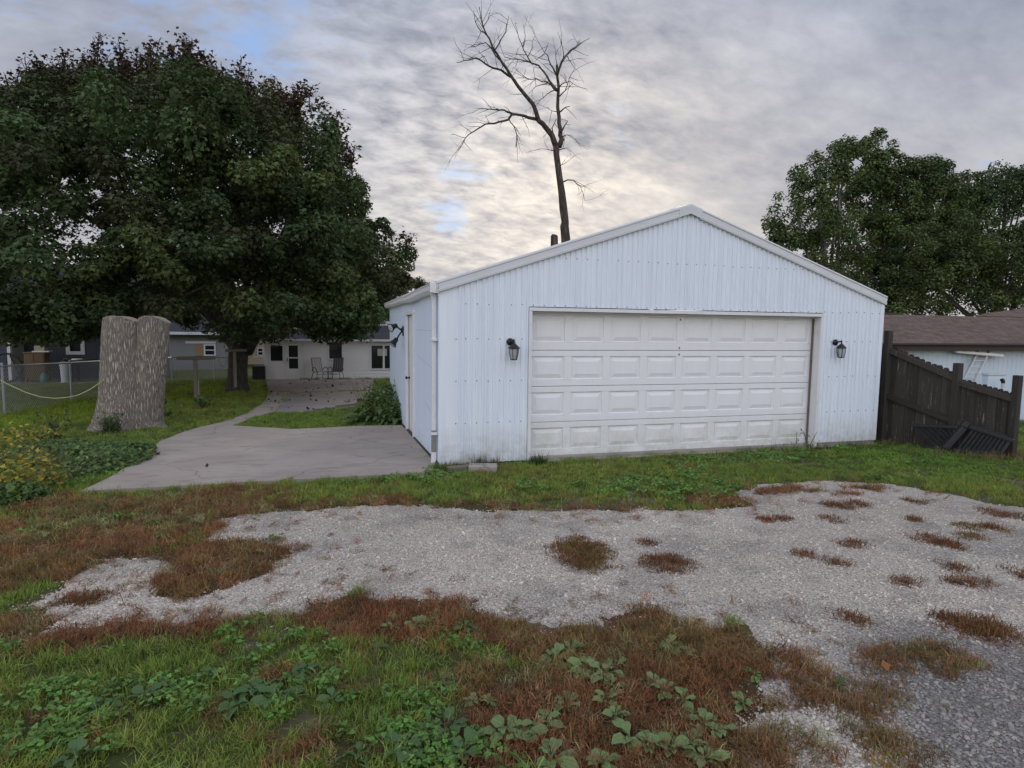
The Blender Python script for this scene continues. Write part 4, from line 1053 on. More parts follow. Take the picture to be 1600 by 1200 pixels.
MB().box((x0+.35, cy-.25, z1+.001), (x0+1.0, cy+.15, z1+.05), None, .01).build('tray', WFRAME, label='white tray on top of the wooden cabinet', cat='tray')
MB().lathe((x0+.55, cy, z1+.052), [(.07, 0), (.08, .1), (.06, .2), (.03, .24)], 10).build('jar', ALU, label='pale jar standing in the tray on the wooden cabinet', cat='jar')
MB().box((x1-.45, cy-.2, z1+.002), (x1-.05, cy+.2, z1+.28), None, .02).build('carton', plain('tan_carton', (.35, .31, .22), .8), label='tan carton on the right end of the wooden cabinet', cat='carton')
x0, x1, z0, z1 = px_box(91, 113, 554, 582, cy); z0 = gzb(cy); cx = (x0+x1)/2; rr2 = (x1-x0)/2
t = thing('kettle_grill', 'black kettle grill beside the wooden cabinet', 'grill', (cx, cy, z0))
zc = z0+(z1-z0)*.62
MB().lathe((cx, cy, zc), [(.08, -.34*rr2/.34), (rr2*.7, -rr2*.72), (rr2*.96, -rr2*.25), (rr2, 0)], 18).build('bowl', BLACK, t, smooth=True)
MB().lathe((cx, cy, zc+.012), [(rr2*1.02, 0), (rr2*.96, rr2*.25), (rr2*.7, rr2*.6), (rr2*.15, rr2*.8)], 18).build('lid', BLACK, t, smooth=True)
MB().tube([(cx-.07, cy, zc+rr2*.8), (cx-.06, cy, zc+rr2*.8+.06), (cx+.06, cy, zc+rr2*.8+.06), (cx+.07, cy, zc+rr2*.8)], .015, 6).build('lid_handle', GREYWOOD, t)
for k in range(3):
    an = R(90+k*120); MB().tube([(cx+math.cos(an)*rr2*.5, cy+math.sin(an)*rr2*.5, zc-rr2*.75), (cx+math.cos(an)*rr2*.95, cy+math.sin(an)*rr2*.95, z0)], .018, 6).build('leg', BLACK, t)
x0, x1, z0, z1 = px_box(94, 107.5, 569, 583, 23.5); z0 = gzb(23.5); cx = (x0+x1)/2; rr2 = (x1-x0)/2; hh = z1-z0
t = thing('bucket', 'white plastic bucket on the patio edge behind the chain link fence', 'bucket', (cx, 23.5, z0))
MB().lathe((cx, 23.5, z0), [(rr2*.82, 0), (rr2*.95, hh*.85), (rr2*1.03, hh*.86), (rr2*1.03, hh), (rr2*.95, hh), (rr2*.9, hh*.3)], 18).build('body', plain('white_plastic', (.62, .68, .74), .4), t)
MB().tube([(cx-rr2, 23.5, z0+hh*.9), (cx-rr2*.6, 23.4, z0+hh*1.1), (cx, 23.36, z0+hh*1.18), (cx+rr2*.6, 23.4, z0+hh*1.1), (cx+rr2, 23.5, z0+hh*.9)], .008, 5).build('handle', ALU, t)
q = PY(68.5, 582, 23.6); z0 = gzb(23.6)
t = thing('watering_jug', 'green watering jug standing left of the white bucket', 'jug', (q[0], 23.6, z0))
GRN = plain('green_plastic', (.05, .20, .15), .4)
MB().lathe((q[0], 23.6, z0), [(.13, 0), (.16, .05), (.15, .28), (.09, .36), (.06, .42)], 12).build('body', GRN, t, smooth=True); MB().tube([(q[0]+.12, 23.6, z0+.34), (q[0]+.2, 23.6, z0+.3), (q[0]+.16, 23.6, z0+.12)], .02, 6).build('handle', GRN, t); MB().tube([(q[0]-.1, 23.6, z0+.15), (q[0]-.25, 23.6, z0+.40)], .02, 6).build('spout', GRN, t)
x0, x1 = PY(114, 565, cy)[0], PY(168, 565, cy)[0]; zt = PY(140, 562, cy)[2]; z0 = gzb(cy)
t = thing('patio_table', 'low dark patio table cluttered along the blue house', 'table', ((x0+x1)/2, cy, z0))
MB().box((x0, cy-.45, zt-.05), (x1, cy+.45, zt), None, .01).build('table_top', BLACK, t)
for a_ in (x0+.06, x1-.06):
    for b_ in (cy-.38, cy+.38): MB().box((a_-.03, b_-.03, z0), (a_+.03, b_+.03, zt-.051)).build('leg', BLACK, t)
MB().box((x0+1.1, cy-.15, zt+.001), (x1-.15, cy+.2, zt+.22), None, .03).build('planter', plain('pale_planter', (.32, .30, .27), .7), label='pale planter box on the low patio table', cat='planter')
MB().lathe((x0+.25, cy-.25, zt+.001), [(.20, 0), (.22, .03), (.19, .06)], 14).build('plate', WFRAME, label='white plate on the left end of the patio table', cat='plate')
q = PY(7, 556, 23.6); z0 = gzb(23.6); rr2 = .62
t = thing('fire_pit_ring', 'large dark round hoop leaning on the blue house at the left edge', 'hoop', (q[0], 23.6, z0))
pts = [(q[0]+rr2*math.cos(2*math.pi*k/28), 23.6+.12*math.sin(2*math.pi*k/28), z0+rr2+.03+rr2*math.sin(2*math.pi*k/28)) for k in range(29)]
MB().tube(pts, .045, 8, False).build('ring', BLACK, t)
MB().tube([(q[0]+.25, 23.5, z0+1.2), (q[0]+.75, 23.3, z0)], .03, 6).build('prop', BLACK, t)

GREYW = plain('grey_siding', (.22, .215, .21), .7, 0, .08, 2); TANW = plain('tan_siding', (.50, .40, .30), .7, 0, .06, 2); ORANGE = plain('tan_orange_door', (.28, .18, .10), .6)
def far_house(label, u0, u1, vt, Y, wall, parts, depth=7):
    a = PY(u0, 560, Y)[0]; b = PY(u1, 560, Y)[0]; zt = PY((u0+u1)/2, vt, Y)[2]; zb_ = TZ((a+b)/2, Y)-.3
    t = thing('neighbour_house', label, 'house', ((a+b)/2, Y+depth/2, zb_+.3))
    clapboard(a, b, zb_, zt, Y, (), .14).build('clapboard_wall', wall, t); MB().box((a, Y+.01, zb_), (b, Y+depth, zt)).build('wall_core', wall, t)
    fixn(MB().prism([(a-.4, Y-.5, zt-.02), (a-.4, Y+depth+.5, zt-.02), (a-.4, Y+depth/2, zt+2.4)], (b-a+.8, 0, 0)).build('roof', SLATE, t))
    MB().box((a-.4, Y-.55, zt-.12), (b+.4, Y-.5, zt+.06)).build('eave', WFRAME, t)
    for kind, pu0, pu1, pv0, pv1 in parts:
        x0, x1, z0, z1 = px_box(pu0, pu1, pv0, pv1, Y)
        if kind == 'window': window(t, x0, x1, z0, z1, Y-.03, .09, rail=True)
        else: MB().box((x0, Y-.05, z0), (x1, Y-.024, z1)).build(kind, ORANGE if kind == 'door' else WFRAME, t)
far_house('grey neighbour house with an orange tan door seen left of the maple trunk', 262, 352, 520, 38, GREYW, [('door', 307, 318, 537, 556), ('window', 319, 337, 538, 556), ('porch_beam', 290, 337, 533.5, 536.5)])
far_house('tan neighbour house glimpsed between the maple trunk and the white house', 372, 440, 505, 44, TANW, [('window', 402, 412, 543, 556), ('porch_beam', 396, 418, 556.5, 558.5)])

# ================================================================== TREES
LF6 = np.array([(0, -.45, 0), (.5, -.05, -.10), (.17, .12, 0), (0, .55, -.14), (-.17, .12, 0), (-.5, -.05, -.10)]); LT6 = np.array([(0, 1, 2), (0, 2, 3), (0, 3, 4), (0, 4, 5)])
LF4 = np.array([(0, -.55, 0), (.34, 0, .06), (0, .55, 0), (-.34, 0, .06)]); LT4 = np.array([(0, 1, 2), (0, 2, 3)])
def leaves(pos, nrm, size, col, shape6=True, rng=RNG):
    n = len(pos); base, tri = (LF6, LT6) if shape6 else (LF4, LT4)
    nrm = nrm+rng.normal(0, .45, (n, 3)); nrm /= np.linalg.norm(nrm, axis=1)[:, None]
    t = rng.normal(0, .6, (n, 3)); t[:, 2] -= .8; t -= nrm*(t*nrm).sum(1)[:, None]; t /= np.linalg.norm(t, axis=1)[:, None]+1e-9
    b = np.cross(t, nrm); s = size*rng.uniform(.7, 1.25, n)
    V = pos[:, None]+s[:, None, None]*(base[None, :, 0:1]*b[:, None]+base[None, :, 1:2]*t[:, None]+base[None, :, 2:3]*nrm[:, None])
    k = len(base); F = (np.arange(n)[:, None, None]*k+tri[None]).reshape(-1, 3)
    return V.reshape(-1, 3), F, np.repeat(col, k, 0)
def cloud(clumps, size, shape6, rng=RNG):
    """clumps: (centre, radii(3), count, colour, outward) -> leaf mesh arrays"""
    P = []; N = []; Cc = []
    for c, rad, n, col, outw in clumps:
        d = rng.normal(0, 1, (n, 3)); d[:, 2] += .25; d += np.array(outw)*.45; d /= np.linalg.norm(d, axis=1)[:, None]
        r = .35+.65*rng.random(n)**.55
        p = np.array(c)+d*r[:, None]*np.array(rad)
        p[:, 2] += .10*np.sin(p[:, 0]*5+p[:, 1]*4)
        nn = d*.7+np.array((0, 0, .75))
        P.append(p); N.append(nn); Cc.append(np.clip(np.array(col)*(rng.uniform(.65, 1.4, (n, 1)))*rng.uniform(.9, 1.1, (n, 3)), 0, 1))
    return leaves(np.concatenate(P), np.concatenate(N), size, np.concatenate(Cc), shape6, rng)
def curve(a, b, bend, n=7, up_=.0):
    a = np.array(a, float); b = np.array(b, float); m = (a+b)/2+np.array(bend); m[2] += up_
    return [tuple((1-t)**2*a+2*t*(1-t)*m+t*t*b) for t in np.linspace(0, 1, n)]

# ---- the big maple
mx, my = G(371, 612)[:2]; mz = TZ(mx, my)
maple = thing('maple_tree', 'huge dark green maple spreading over the left yard and the patio', 'tree', (mx, my, mz))
ctr = np.array((-6.45, 16.0)); prof = np.array([(.75, 5.2), (1.4, 7.2), (2.4, 8.0), (3.6, 8.1), (4.8, 7.6), (6, 7.1), (7.2, 6.6), (8.4, 5.6), (9.6, 4.3), (10.5, 2.8), (11.2, 1.0)])
def crad(z): return np.interp(z, prof[:, 0], prof[:, 1])
clumps = []; rg = np.random.default_rng(21)
def mcol(p, dep):
    z = p[2]; base = np.array((.056, .086, .036))
    top = sstep(z, 7.0, 10.5)*.55; c = base*(1-top)+np.array((.085, .062, .044))*top
    if rg.random() < .2 and z < 6: c = c*.72+np.array((.11, .115, .03))*.28
    if rg.random() < .14: c = c*.6+np.array((.085, .060, .036))*.4
    return c*rg.uniform(.72, 1.4)
tips = []
k = 0
while k < 120:            # boughs over the crown's surface, each a spray of small leaf clumps
    z = rg.uniform(.9, 11.0); a = rg.uniform(0, 2*math.pi); R0 = crad(z)
    if rg.random() > R0/8.1*.9+.1: continue
    f = rg.uniform(.84, 1.0)*(1+.06*math.sin(3*a+z*.8))
    p = np.array((ctr[0]+math.cos(a)*R0*f, ctr[1]+math.sin(a)*R0*f*.93, z))
    out = np.array((math.cos(a), math.sin(a), .25+.10*max(0, z-5))); out /= np.linalg.norm(out); bc = mcol(p, f); tips.append(p); k += 1
    for q in range(11):
        d = rg.normal(0, 1, 3)*np.array((.80, .80, .50 if z < 6.5 else .75)); pp_ = p+d+out*rg.uniform(-.9, .35)
        r1 = rg.uniform(.34, .72); rz1 = r1*(.62 if z < 6.5 else rg.uniform(.8, 1.4))
        clumps.append((pp_, (r1, r1, rz1), int(190+330*r1*r1), bc*rg.uniform(.8, 1.25), out))
for k in range(90):       # inner leaves
    z = rg.uniform(2.4, 9.5); a = rg.uniform(0, 2*math.pi); R0 = crad(z)*rg.uniform(.15, .75)
    p = np.array((ctr[0]+math.cos(a)*R0, ctr[1]+math.sin(a)*R0, z)); rr_b = rg.uniform(1.0, 1.6)
    clumps.append((p, (rr_b, rr_b, rr_b*.6), 360, mcol(p, .4)*.9, (0, 0, .3)))
# low sprays hanging in front of the house wall and over the trunk, read off the photograph
for (u, v, rp_, Y) in [(470, 500, 42, 13), (520, 512, 34, 14), (545, 500, 36, 15), (575, 470, 40, 15), (597, 440, 36, 15), (612, 400, 30, 15), (500, 525, 22, 14), (540, 527, 18, 14), (440, 515, 30, 12), (400, 520, 28, 12), (350, 520, 30, 11),
                       (300, 505, 30, 10.5), (260, 480, 40, 10), (325, 535, 14, 12), (120, 500, 40, 10.5), (60, 505, 40, 10.5), (20, 518, 24, 12), (55, 522, 20, 12), (95, 524, 20, 12), (140, 518, 20, 12), (290, 522, 20, 13), (322, 527, 18, 13), (20, 490, 40, 11), (90, 520, 22, 12), (150, 515, 20, 12), (30, 525, 22, 13), (120, 535, 12, 13), (565, 500, 24, 15.5), (480, 470, 40, 12), (420, 470, 45, 11.5), (360, 470, 45, 11)]:
    p = PY(u, v, Y); s = np.linalg.norm(p-CAM)/FPX*rp_
    clumps.append((p, (s, s*.9, s*.6), int(300*s+260*s*s), mcol(p, .9), (0, -.6, .1)))
    tips.append(p)
OU = np.array([(-400, 60), (0, 140), (40, 128), (100, 120), (160, 112), (240, 108), (320, 112), (380, 128), (470, 176), (530, 214), (562, 264), (598, 326), (618, 358), (645, 378), (900, 560)])
OB = np.array([(-400, 515), (0, 542), (100, 540), (170, 526), (270, 510), (310, 520), (350, 540), (420, 546), (450, 534), (500, 542), (545, 545), (575, 525), (608, 498), (635, 455), (655, 400), (720, 300)])
keep = []
for cl_ in clumps:
    u, v, zc = pix(cl_[0]); rpx = FPX/zc*cl_[1][0]
    wv = 34*(vnoise(np.array([u*.028]), np.array([3.]), 8)[0]-.6)
    if v-rpx*.60 < wv+np.interp(u, OU[:, 0], OU[:, 1]) or v-rpx*.15 < wv+ np.interp(u+rpx*.7, OU[:, 0], OU[:, 1]): continue
    if v+rpx*.55 > np.interp(u, OB[:, 0], OB[:, 1]) or (u > 350 and v+rpx*.3 > np.interp(u+rpx*.6, OB[:, 0], OB[:, 1])): continue
    keep.append((cl_[0], cl_[1], int(cl_[2]*.92), cl_[3], cl_[4]))
kept = [k_[0] for k_ in keep]; tips = [p for p in tips if any(p is q for q in kept)]
V, F, Cc = cloud(keep, .135, True, rg)
# upright leafy shoots along the top outline
SHOOTS = [(155, 55, 40), (185, 62, 38), (250, 60, 42), (285, 55, 45), (300, 62, 40), (378, 90, 40), (55, 85, 45), (105, 80, 40), (30, 110, 40), (425, 125, 30), (345, 100, 40), (215, 75, 36), (460, 140, 25), (528, 175, 25), (475, 130, 24), (330, 85, 40), (130, 95, 40), (235, 70, 40), (270, 70, 45), (318, 78, 40), (628, 365, 18), (555, 230, 20)]
SHOOTS += [(u+rg.uniform(-28, 28), v+rg.uniform(-4, 26), d) for u, v, d in SHOOTS if v < 160]
sv = []; tw = MB(); lp = []
for (u, v, dv_) in SHOOTS:
    Yp = 15.5+rg.uniform(-1.2, 1.2); a = PY(u+rg.uniform(-8, 8), v+dv_*1.7, Yp); b = PY(u, v, Yp)
    pts = curve(a, b, (rg.uniform(-.25, .25), 0, 0), 6); tw.tube(pts, list(np.linspace(.036, .013, 6)), 4)
    for t in np.linspace(.05, .97, 9):
        q = np.array(pts[int(t*5)])+(np.array(pts[min(5, int(t*5)+1)])-np.array(pts[int(t*5)]))*(t*5-int(t*5))
        d = np.array((rg.normal(0, 1), rg.normal(0, 1), .7)); d /= np.linalg.norm(d); L = (1.05-t)*.75
        tw.tube([q, q+d*L*.5, q+d*L+np.array((0, 0, .08))], [.014, .011, .008], 3)
        nl = int(26*(1-t)**.8)+2
        for _ in range(nl): lp.append(q+d*L*rg.random()+rg.normal(0, .12, 3))
lp = np.array(lp); V2, F2, C2 = leaves(lp, np.tile((0, 0, 1.), (len(lp), 1)), .15, np.tile((.075, .052, .037), (len(lp), 1))*rg.uniform(.6, 1.4, (len(lp), 1)), True, rg)
mesh_np('crown', np.concatenate([V, V2]), np.concatenate([F, F2+len(V)]), LEAF, np.concatenate([Cc, C2]), maple)
tw.build('twigs', MAPLEBARK, maple, kind='stuff')
mb = MB()
fk = np.array((mx+.08, my, mz+1.55))
mb.tube([(mx, my, mz-.25), (mx, my, mz), (mx+.01, my, mz+.35), (mx+.04, my, mz+.9), tuple(fk), (mx+.05, my+.05, mz+2.6), (mx-.3, my, mz+4.5), (mx-.8, my, mz+7)], [.52, .47, .36, .33, .35, .27, .2, .1], 14)
mb.build('trunk', MAPLEBARK, maple, smooth=True)
lim = [((.25, 0, -.1), PY(445, 505, my-1.5), .26), ((-.1, 0, .2), PY(250, 400, my+1), .24), ((0, -.1, .2), PY(330, 380, my-3), .2), ((.1, 0, .4), PY(480, 300, my+.5), .22), ((-.1, .1, .3), PY(120, 330, my+1), .2), ((0, 0, .6), PY(300, 160, my), .17), ((0, .1, .5), PY(430, 210, my+2), .15), ((-.05, -.1, .5), PY(200, 250, my-3), .16), ((.1, -.1, .1), PY(420, 430, my-5), .16)]
ends = []
for off, e, rd in lim:
    a = fk+np.array(off)*np.array((1, 1, .6)); pts = curve(a, e, (0, 0, 0), 9, .9); b = MB().tube(pts, list(np.linspace(rd, rd*.35, 9)), 9); b.build('limb', MAPLEBARK, maple, smooth=True); ends += pts[3:]
ends = np.array(ends); b = MB()
for p in tips[::1]:
    i = np.argmin(np.linalg.norm(ends-p, axis=1)); b.tube(curve(ends[i], p, rg.normal(0, .3, 3), 6, .3), list(np.linspace(.07, .015, 6)), 5)
b.build('branches', MAPLEBARK, maple)
# second, darker trunk just behind it to the left
q = G(342, 577); mb = MB().tube([(q[0], q[1], q[2]-.3), (q[0], q[1], q[2]+.8), (q[0]-.1, q[1], q[2]+3), (q[0]-.3, q[1], q[2]+6.5)], [.48, .36, .33, .2], 12)
t2_ = thing('shade_tree', 'second dark trunk behind the clothes poles left of the maple', 'tree', tuple(q)); mb.build('trunk', MAPLEBARK, t2_, smooth=True)
V, F, Cc = cloud([(np.array((q[0]+rg.normal(0, 2.2), q[1]+rg.normal(0, 1.8), q[2]+rg.uniform(4, 8.5))), (1.5, 1.5, 1.0), 500, (.03, .05, .024), (0, 0, .3)) for _ in range(26)], .19, True, rg)
mesh_np('crown', V, F, LEAF, Cc, t2_)

# ---- trees beyond the outbuilding
OR = np.array([(1150, 420), (1180, 372), (1195, 300), (1230, 250), (1270, 236), (1300, 228), (1322, 205), (1342, 222), (1360, 200), (1388, 200), (1405, 240), (1440, 242), (1475, 240), (1495, 258), (1520, 270), (1560, 252), (1600, 246), (1800, 240)])
def far_tree(name, label, Y, ells, base_u, cols, size, dens, trunk_r=.3, pale=False, tall=1.15):
    cs = [PY(u, v, Y) for u, v, _, _ in ells]; b0 = PY(base_u, 500, Y); bz = TZ(b0[0], Y)
    t = thing(name, label, 'tree', (b0[0], Y, bz), 'trees beyond the outbuilding'); cl = []; tp = []
    for (u, v, ru, rv), c in zip(ells, cs):
        s = np.linalg.norm(c-CAM)/FPX; rx, rz_ = ru*s, rv*s; n = max(9, int(rx*rz_*3.9))
        for _ in range(n):
            d = rg.normal(0, 1, 3); d /= np.linalg.norm(d); rr_c = rg.random()**.45
            p = c+d*rr_c*np.array((rx, rx*.9, rz_)); r1 = rg.uniform(.45, .95)
            cc = np.array(cols[0])*(1-(m := rg.random()))+np.array(cols[1])*m
            pu, pv, pzc = pix(p)
            if pv-r1*FPX/pzc*.75 < np.interp(pu, OR[:, 0], OR[:, 1]): continue
            cl.append((p, (r1, r1, r1*tall*.75), int(dens*r1*r1), cc*rg.uniform(.75, 1.25), d*.8)); tp.append(p)
    V, F, Cc = cloud(cl, size, False, rg); mesh_np('crown', V, F, LEAF, Cc, t)
    topc = min(cs, key=lambda c: abs(c[2]-np.percentile([q[2] for q in cs], 75))); mb = MB(); tr_ = [(b0[0], Y, bz-.3), (b0[0], Y, bz+2), (b0[0]*.7+topc[0]*.3, Y, bz+(topc[2]-bz)*.4), (b0[0]*.35+topc[0]*.65, Y, bz+(topc[2]-bz)*.7), tuple(topc)]
    mb.tube(tr_, [trunk_r*1.3, trunk_r, trunk_r*.75, trunk_r*.45, .04], 9); mb.build('trunk', PALEBARK if pale else MAPLEBARK, t, smooth=True)
    b = MB()
    for c in cs: b.tube(curve(tr_[1 if c[2] < tr_[2][2] else 2], c, rg.normal(0, .4, 3), 6, -.5), list(np.linspace(trunk_r*.5, .05, 6)), 6)
    for p in tp[::3]:
        c = cs[int(np.argmin([np.linalg.norm(p-c) for c in cs]))]; b.tube(curve(c, p, rg.normal(0, .25, 3), 4), [.06, .045, .03, .015], 4)
    b.build('branches', PALEBARK if pale else MAPLEBARK, t)
    return t
GA, GB, GC = (.062, .102, .042), (.100, .132, .044), (.050, .078, .036)
far_tree('poplar_tree', 'leafy poplar rising directly behind the right slope of the garage roof', 27, [(1215, 395, 30, 45), (1245, 335, 42, 60), (1275, 280, 38, 50), (1305, 235, 30, 35), (1330, 225, 14, 28), (1285, 350, 50, 60), (1235, 430, 50, 45), (1300, 430, 60, 60), (1260, 470, 60, 30)], 1310, (GA, GB), .20, 330, .3, True)
far_tree('poplar_tree', 'tallest leafy poplar with a pale trunk right of the garage peak', 30, [(1370, 215, 22, 30), (1355, 255, 36, 50), (1385, 265, 40, 50), (1425, 270, 30, 35), (1400, 310, 55, 55), (1480, 310, 36, 46), (1505, 370, 40, 40), (1370, 370, 60, 60), (1440, 330, 45, 55), (1460, 255, 16, 20), (1480, 275, 30, 26), (1430, 400, 70, 55), (1350, 440, 70, 45), (1320, 300, 20, 60)], 1395, (GA, GB), .21, 330, .34, True)
far_tree('shade_tree', 'leaning dark tree with thin windblown top at the right edge of the photo', 33, [(1510, 310, 30, 30), (1500, 350, 36, 36), (1530, 290, 40, 22), (1575, 270, 40, 20), (1610, 265, 40, 22), (1525, 330, 34, 30), (1565, 315, 40, 24), (1535, 375, 26, 24), (1600, 310, 36, 22), (1670, 280, 50, 50), (1700, 350, 70, 60)], 1560, (GC, GA), .22, 260, .28)
far_tree('shade_tree', 'dense low tree filling the gap above the brown shingle roof', 25, [(1470, 450, 60, 38), (1490, 395, 50, 50), (1440, 420, 50, 50), (1530, 420, 50, 48), (1580, 430, 50, 50), (1500, 385, 40, 45), (1620, 410, 50, 60), (1420, 460, 50, 36), (1560, 468, 70, 26), (1670, 420, 60, 70), (1595, 365, 26, 22), (1395, 480, 30, 18)], 1540, (GC, GB), .19, 330, .26)

# ---- far tree line all round the back, and a few small tree tops
cl = []
for x in np.arange(-95, 110, 3.2):
    for r_ in range(3):
        h = 3.5+3.5*vnoise(np.array([x*.09]), np.array([r_*3.1]), 4)[0]; p = np.array((x+rg.normal(0, 1), 84+rg.normal(0, 4), -1.8+h*rg.uniform(.2, .9)))
        cl.append((p, (2.6, 2.6, 2.2), 170, np.array((.045, .06, .03))*rg.uniform(.7, 1.2), (0, -.3, .3)))
V, F, Cc = cloud(cl, .55, False, rg)
mesh_np('treeline', V, F, LEAF, Cc, origin=(0, 84, -2), kind='stuff', label='distant line of trees behind the houses', cat='trees')
c = PY(660, 446, 40); cl = [(c+rg.normal(0, .5, 3)*np.array((1, 1, .35)), (.5, .5, .35), 60, (.06, .065, .035), (0, 0, 0)) for _ in range(14)]
t = thing('small_tree', 'small tree top peeking over the left eave of the garage', 'tree', (c[0], 40, TZ(c[0], 34)-.2)); V, F, Cc = cloud(cl, .2, False, rg); mesh_np('crown', V, F, LEAF, Cc, t)
MB().tube([(c[0], 40, -1.6), (c[0], 40, c[2]-.2)], [.12, .04], 7).build('trunk', MAPLEBARK, t)

# ---- the dead tree behind the garage
DY = 16.0
dz0 = TZ(8.0, DY); db = PY(884.5, 420, DY)
dead = thing('dead_tree', 'bare dead tree with a forked top standing behind the garage', 'tree', (8.0, DY, dz0))
def zp(X, Yv, off=0.): return PY(680+X/2.857, Yv/2.857, DY+off)
SK = []
def br(pts, r0_, r1_, off=0., lvl=1):
    P = [zp(x, y, off*i/max(1, len(pts)-1)) for i, (x, y) in enumerate(pts)]; SK.append((P, r0_, r1_, lvl)); return P
tb = zp(583, 1070)
trk = [np.array((tb[0]+.12, DY, dz0-.3)), np.array((tb[0]+.08, DY, dz0+2.2)), tb]+[zp(x, y) for x, y in ((577, 1010), (580, 990), (572, 930), (565, 860), (556, 800), (548, 740), (541, 690), (540, 650))]
MB().tube(trk, [.30, .24, .19, .18, .155, .165, .145, .13, .125, .12, .13], 12).build('trunk', DEADBARK, dead, smooth=True)
br([(540, 655), (522, 605), (490, 565), (463, 540), (450, 500), (437, 465), (400, 422), (370, 385), (343, 345), (318, 305), (296, 275), (265, 225), (248, 190), (233, 160), (215, 120), (205, 88), (196, 30)], .125, .012, -.6, 0)
br([(552, 655), (565, 620), (560, 580), (553, 520), (548, 440), (545, 340), (543, 290)], .12, .045, .3, 0)
br([(463, 540), (430, 528), (400, 518), (370, 512), (343, 508), (318, 498), (300, 490), (270, 490), (240, 487), (200, 485)], .075, .012, -.9)
br([(343, 508), (325, 535), (282, 545), (240, 552), (205, 566), (175, 585), (150, 600), (128, 632), (105, 665)], .05, .01, -1.4)
br([(330, 530), (345, 555), (358, 580), (364, 610), (360, 655)], .022, .016, -.3)
br([(343, 345), (310, 325), (278, 308), (240, 295), (205, 270), (180, 258), (150, 268), (128, 270), (95, 278)], .055, .01, -1.0)
br([(296, 275), (250, 215), (225, 190), (205, 195), (150, 210)], .035, .008, .5)
br([(265, 225), (285, 195), (305, 160), (320, 110), (328, 70)], .035, .007, .6)
br([(233, 160), (205, 140), (180, 100), (172, 45)], .03, .007, -.4)
br([(215, 120), (235, 90), (246, 45)], .022, .006, .4)
br([(545, 405), (525, 380), (508, 358), (485, 320), (462, 292), (430, 282), (400, 272), (370, 265), (310, 255)], .06, .012, .8)
br([(430, 282), (408, 245), (385, 195), (368, 150), (355, 105)], .03, .007, .5)
br([(415, 250), (432, 215), (446, 160)], .02, .006, .3); br([(392, 205), (402, 160), (392, 105)], .02, .006, .3)
br([(540, 405), (518, 380), (478, 365), (430, 354), (362, 348)], .04, .008, -.6)
br([(430, 354), (395, 340), (350, 300)], .02, .006, -.5); br([(540, 400), (500, 420), (470, 445), (452, 470)], .025, .006, -.4); br([(500, 372), (450, 385), (415, 420)], .022, .006, -.5)
br([(545, 335), (525, 300), (508, 270), (488, 235), (505, 190)], .045, .008, .5); br([(488, 240), (460, 260), (445, 275)], .02, .006, .2)
br([(545, 335), (560, 290), (572, 262), (590, 240), (612, 220), (645, 195), (690, 170)], .055, .008, -.6)
br([(612, 220), (640, 205), (672, 180)], .02, .006, .3); br([(572, 262), (570, 220), (560, 185)], .025, .006, .4); br([(590, 250), (610, 285), (640, 320)], .02, .005, .3); br([(548, 300), (538, 260), (545, 220)], .022, .006, .4)
br([(550, 395), (570, 372), (602, 362), (632, 382)], .03, .007, .3); br([(555, 430), (580, 405), (600, 345), (625, 300)], .03, .006, -.3)
br([(558, 500), (580, 480), (602, 474)], .035, .012, -.2); br([(560, 590), (575, 565), (592, 540)], .045, .014, .2); br([(562, 610), (585, 602), (605, 603)], .03, .008, -.2); br([(530, 610), (522, 570), (540, 530)], .03, .012, -.4); br([(540, 675), (520, 672), (503, 665)], .03, .008, -.3); br([(549, 672), (570, 664), (585, 660)], .03, .01, -.2); br([(548, 745), (565, 735), (582, 728)], .02, .006, -.2)
br([(570, 812), (590, 803), (618, 805), (640, 825), (655, 850), (668, 895)], .032, .006, .4); br([(545, 500), (520, 495), (505, 480)], .02, .007, .2)
rd = random.Random(4)
lim_m = []; twm = MB()
for P, ra, rb_, lvl in SK:
    # smooth: insert jittered midpoints
    Q = [P[0]]
    for a, b in zip(P[:-1], P[1:]):
        L = np.linalg.norm(b-a); Q += [(a+b)/2+np.array([rd.gauss(0, L*.05) for _ in range(3)]), b]
    rads = [ra+(rb_-ra)*(i/(len(Q)-1))**.8 for i in range(len(Q))]
    MB().tube(Q, rads, 7 if ra > .04 else 5).build('limb' if lvl == 0 else 'branch', DEADBARK, dead, smooth=True)
    for i in range(2 if lvl else 8, len(Q)):
        if rads[i] > .075 or pix(Q[i])[1] < 30: continue
        for _ in range(1 if rd.random() < .75 else 0):
            d = (Q[i]-Q[i-1]); d = d/np.linalg.norm(d); d = d*.7+np.array([rd.gauss(0, .55), rd.gauss(0, .55), rd.gauss(-.02, .5)]); d /= np.linalg.norm(d)
            L = rd.uniform(.3, 1.15)*(1.0 if lvl else 1.2); p = Q[i]; pts = [p]
            for s in range(3):
                d = d+np.array([rd.gauss(0, .16), rd.gauss(0, .16), rd.gauss(-.03, .16)]); d /= np.linalg.norm(d); p = p+d*L/3; pts.append(p)
            r_ = min(.012, rads[i]*.6+.003); twm.tube(pts, [r_, r_*.8, r_*.6, .004], 4)
            for s in (1, 2):
                if rd.random() < .6:
                    e = d+np.array([rd.gauss(0, .6), rd.gauss(0, .6), rd.gauss(0, .6)]); e /= np.linalg.norm(e); l2_ = L*rd.uniform(.25, .55)
                    twm.tube([pts[s], pts[s]+e*l2_*.5, pts[s]+e*l2_+np.array((0, 0, rd.gauss(-.04, .04)))], [.006, .005, .003], 3)
twm.build('twigs', DEADBARK, dead, kind='stuff')
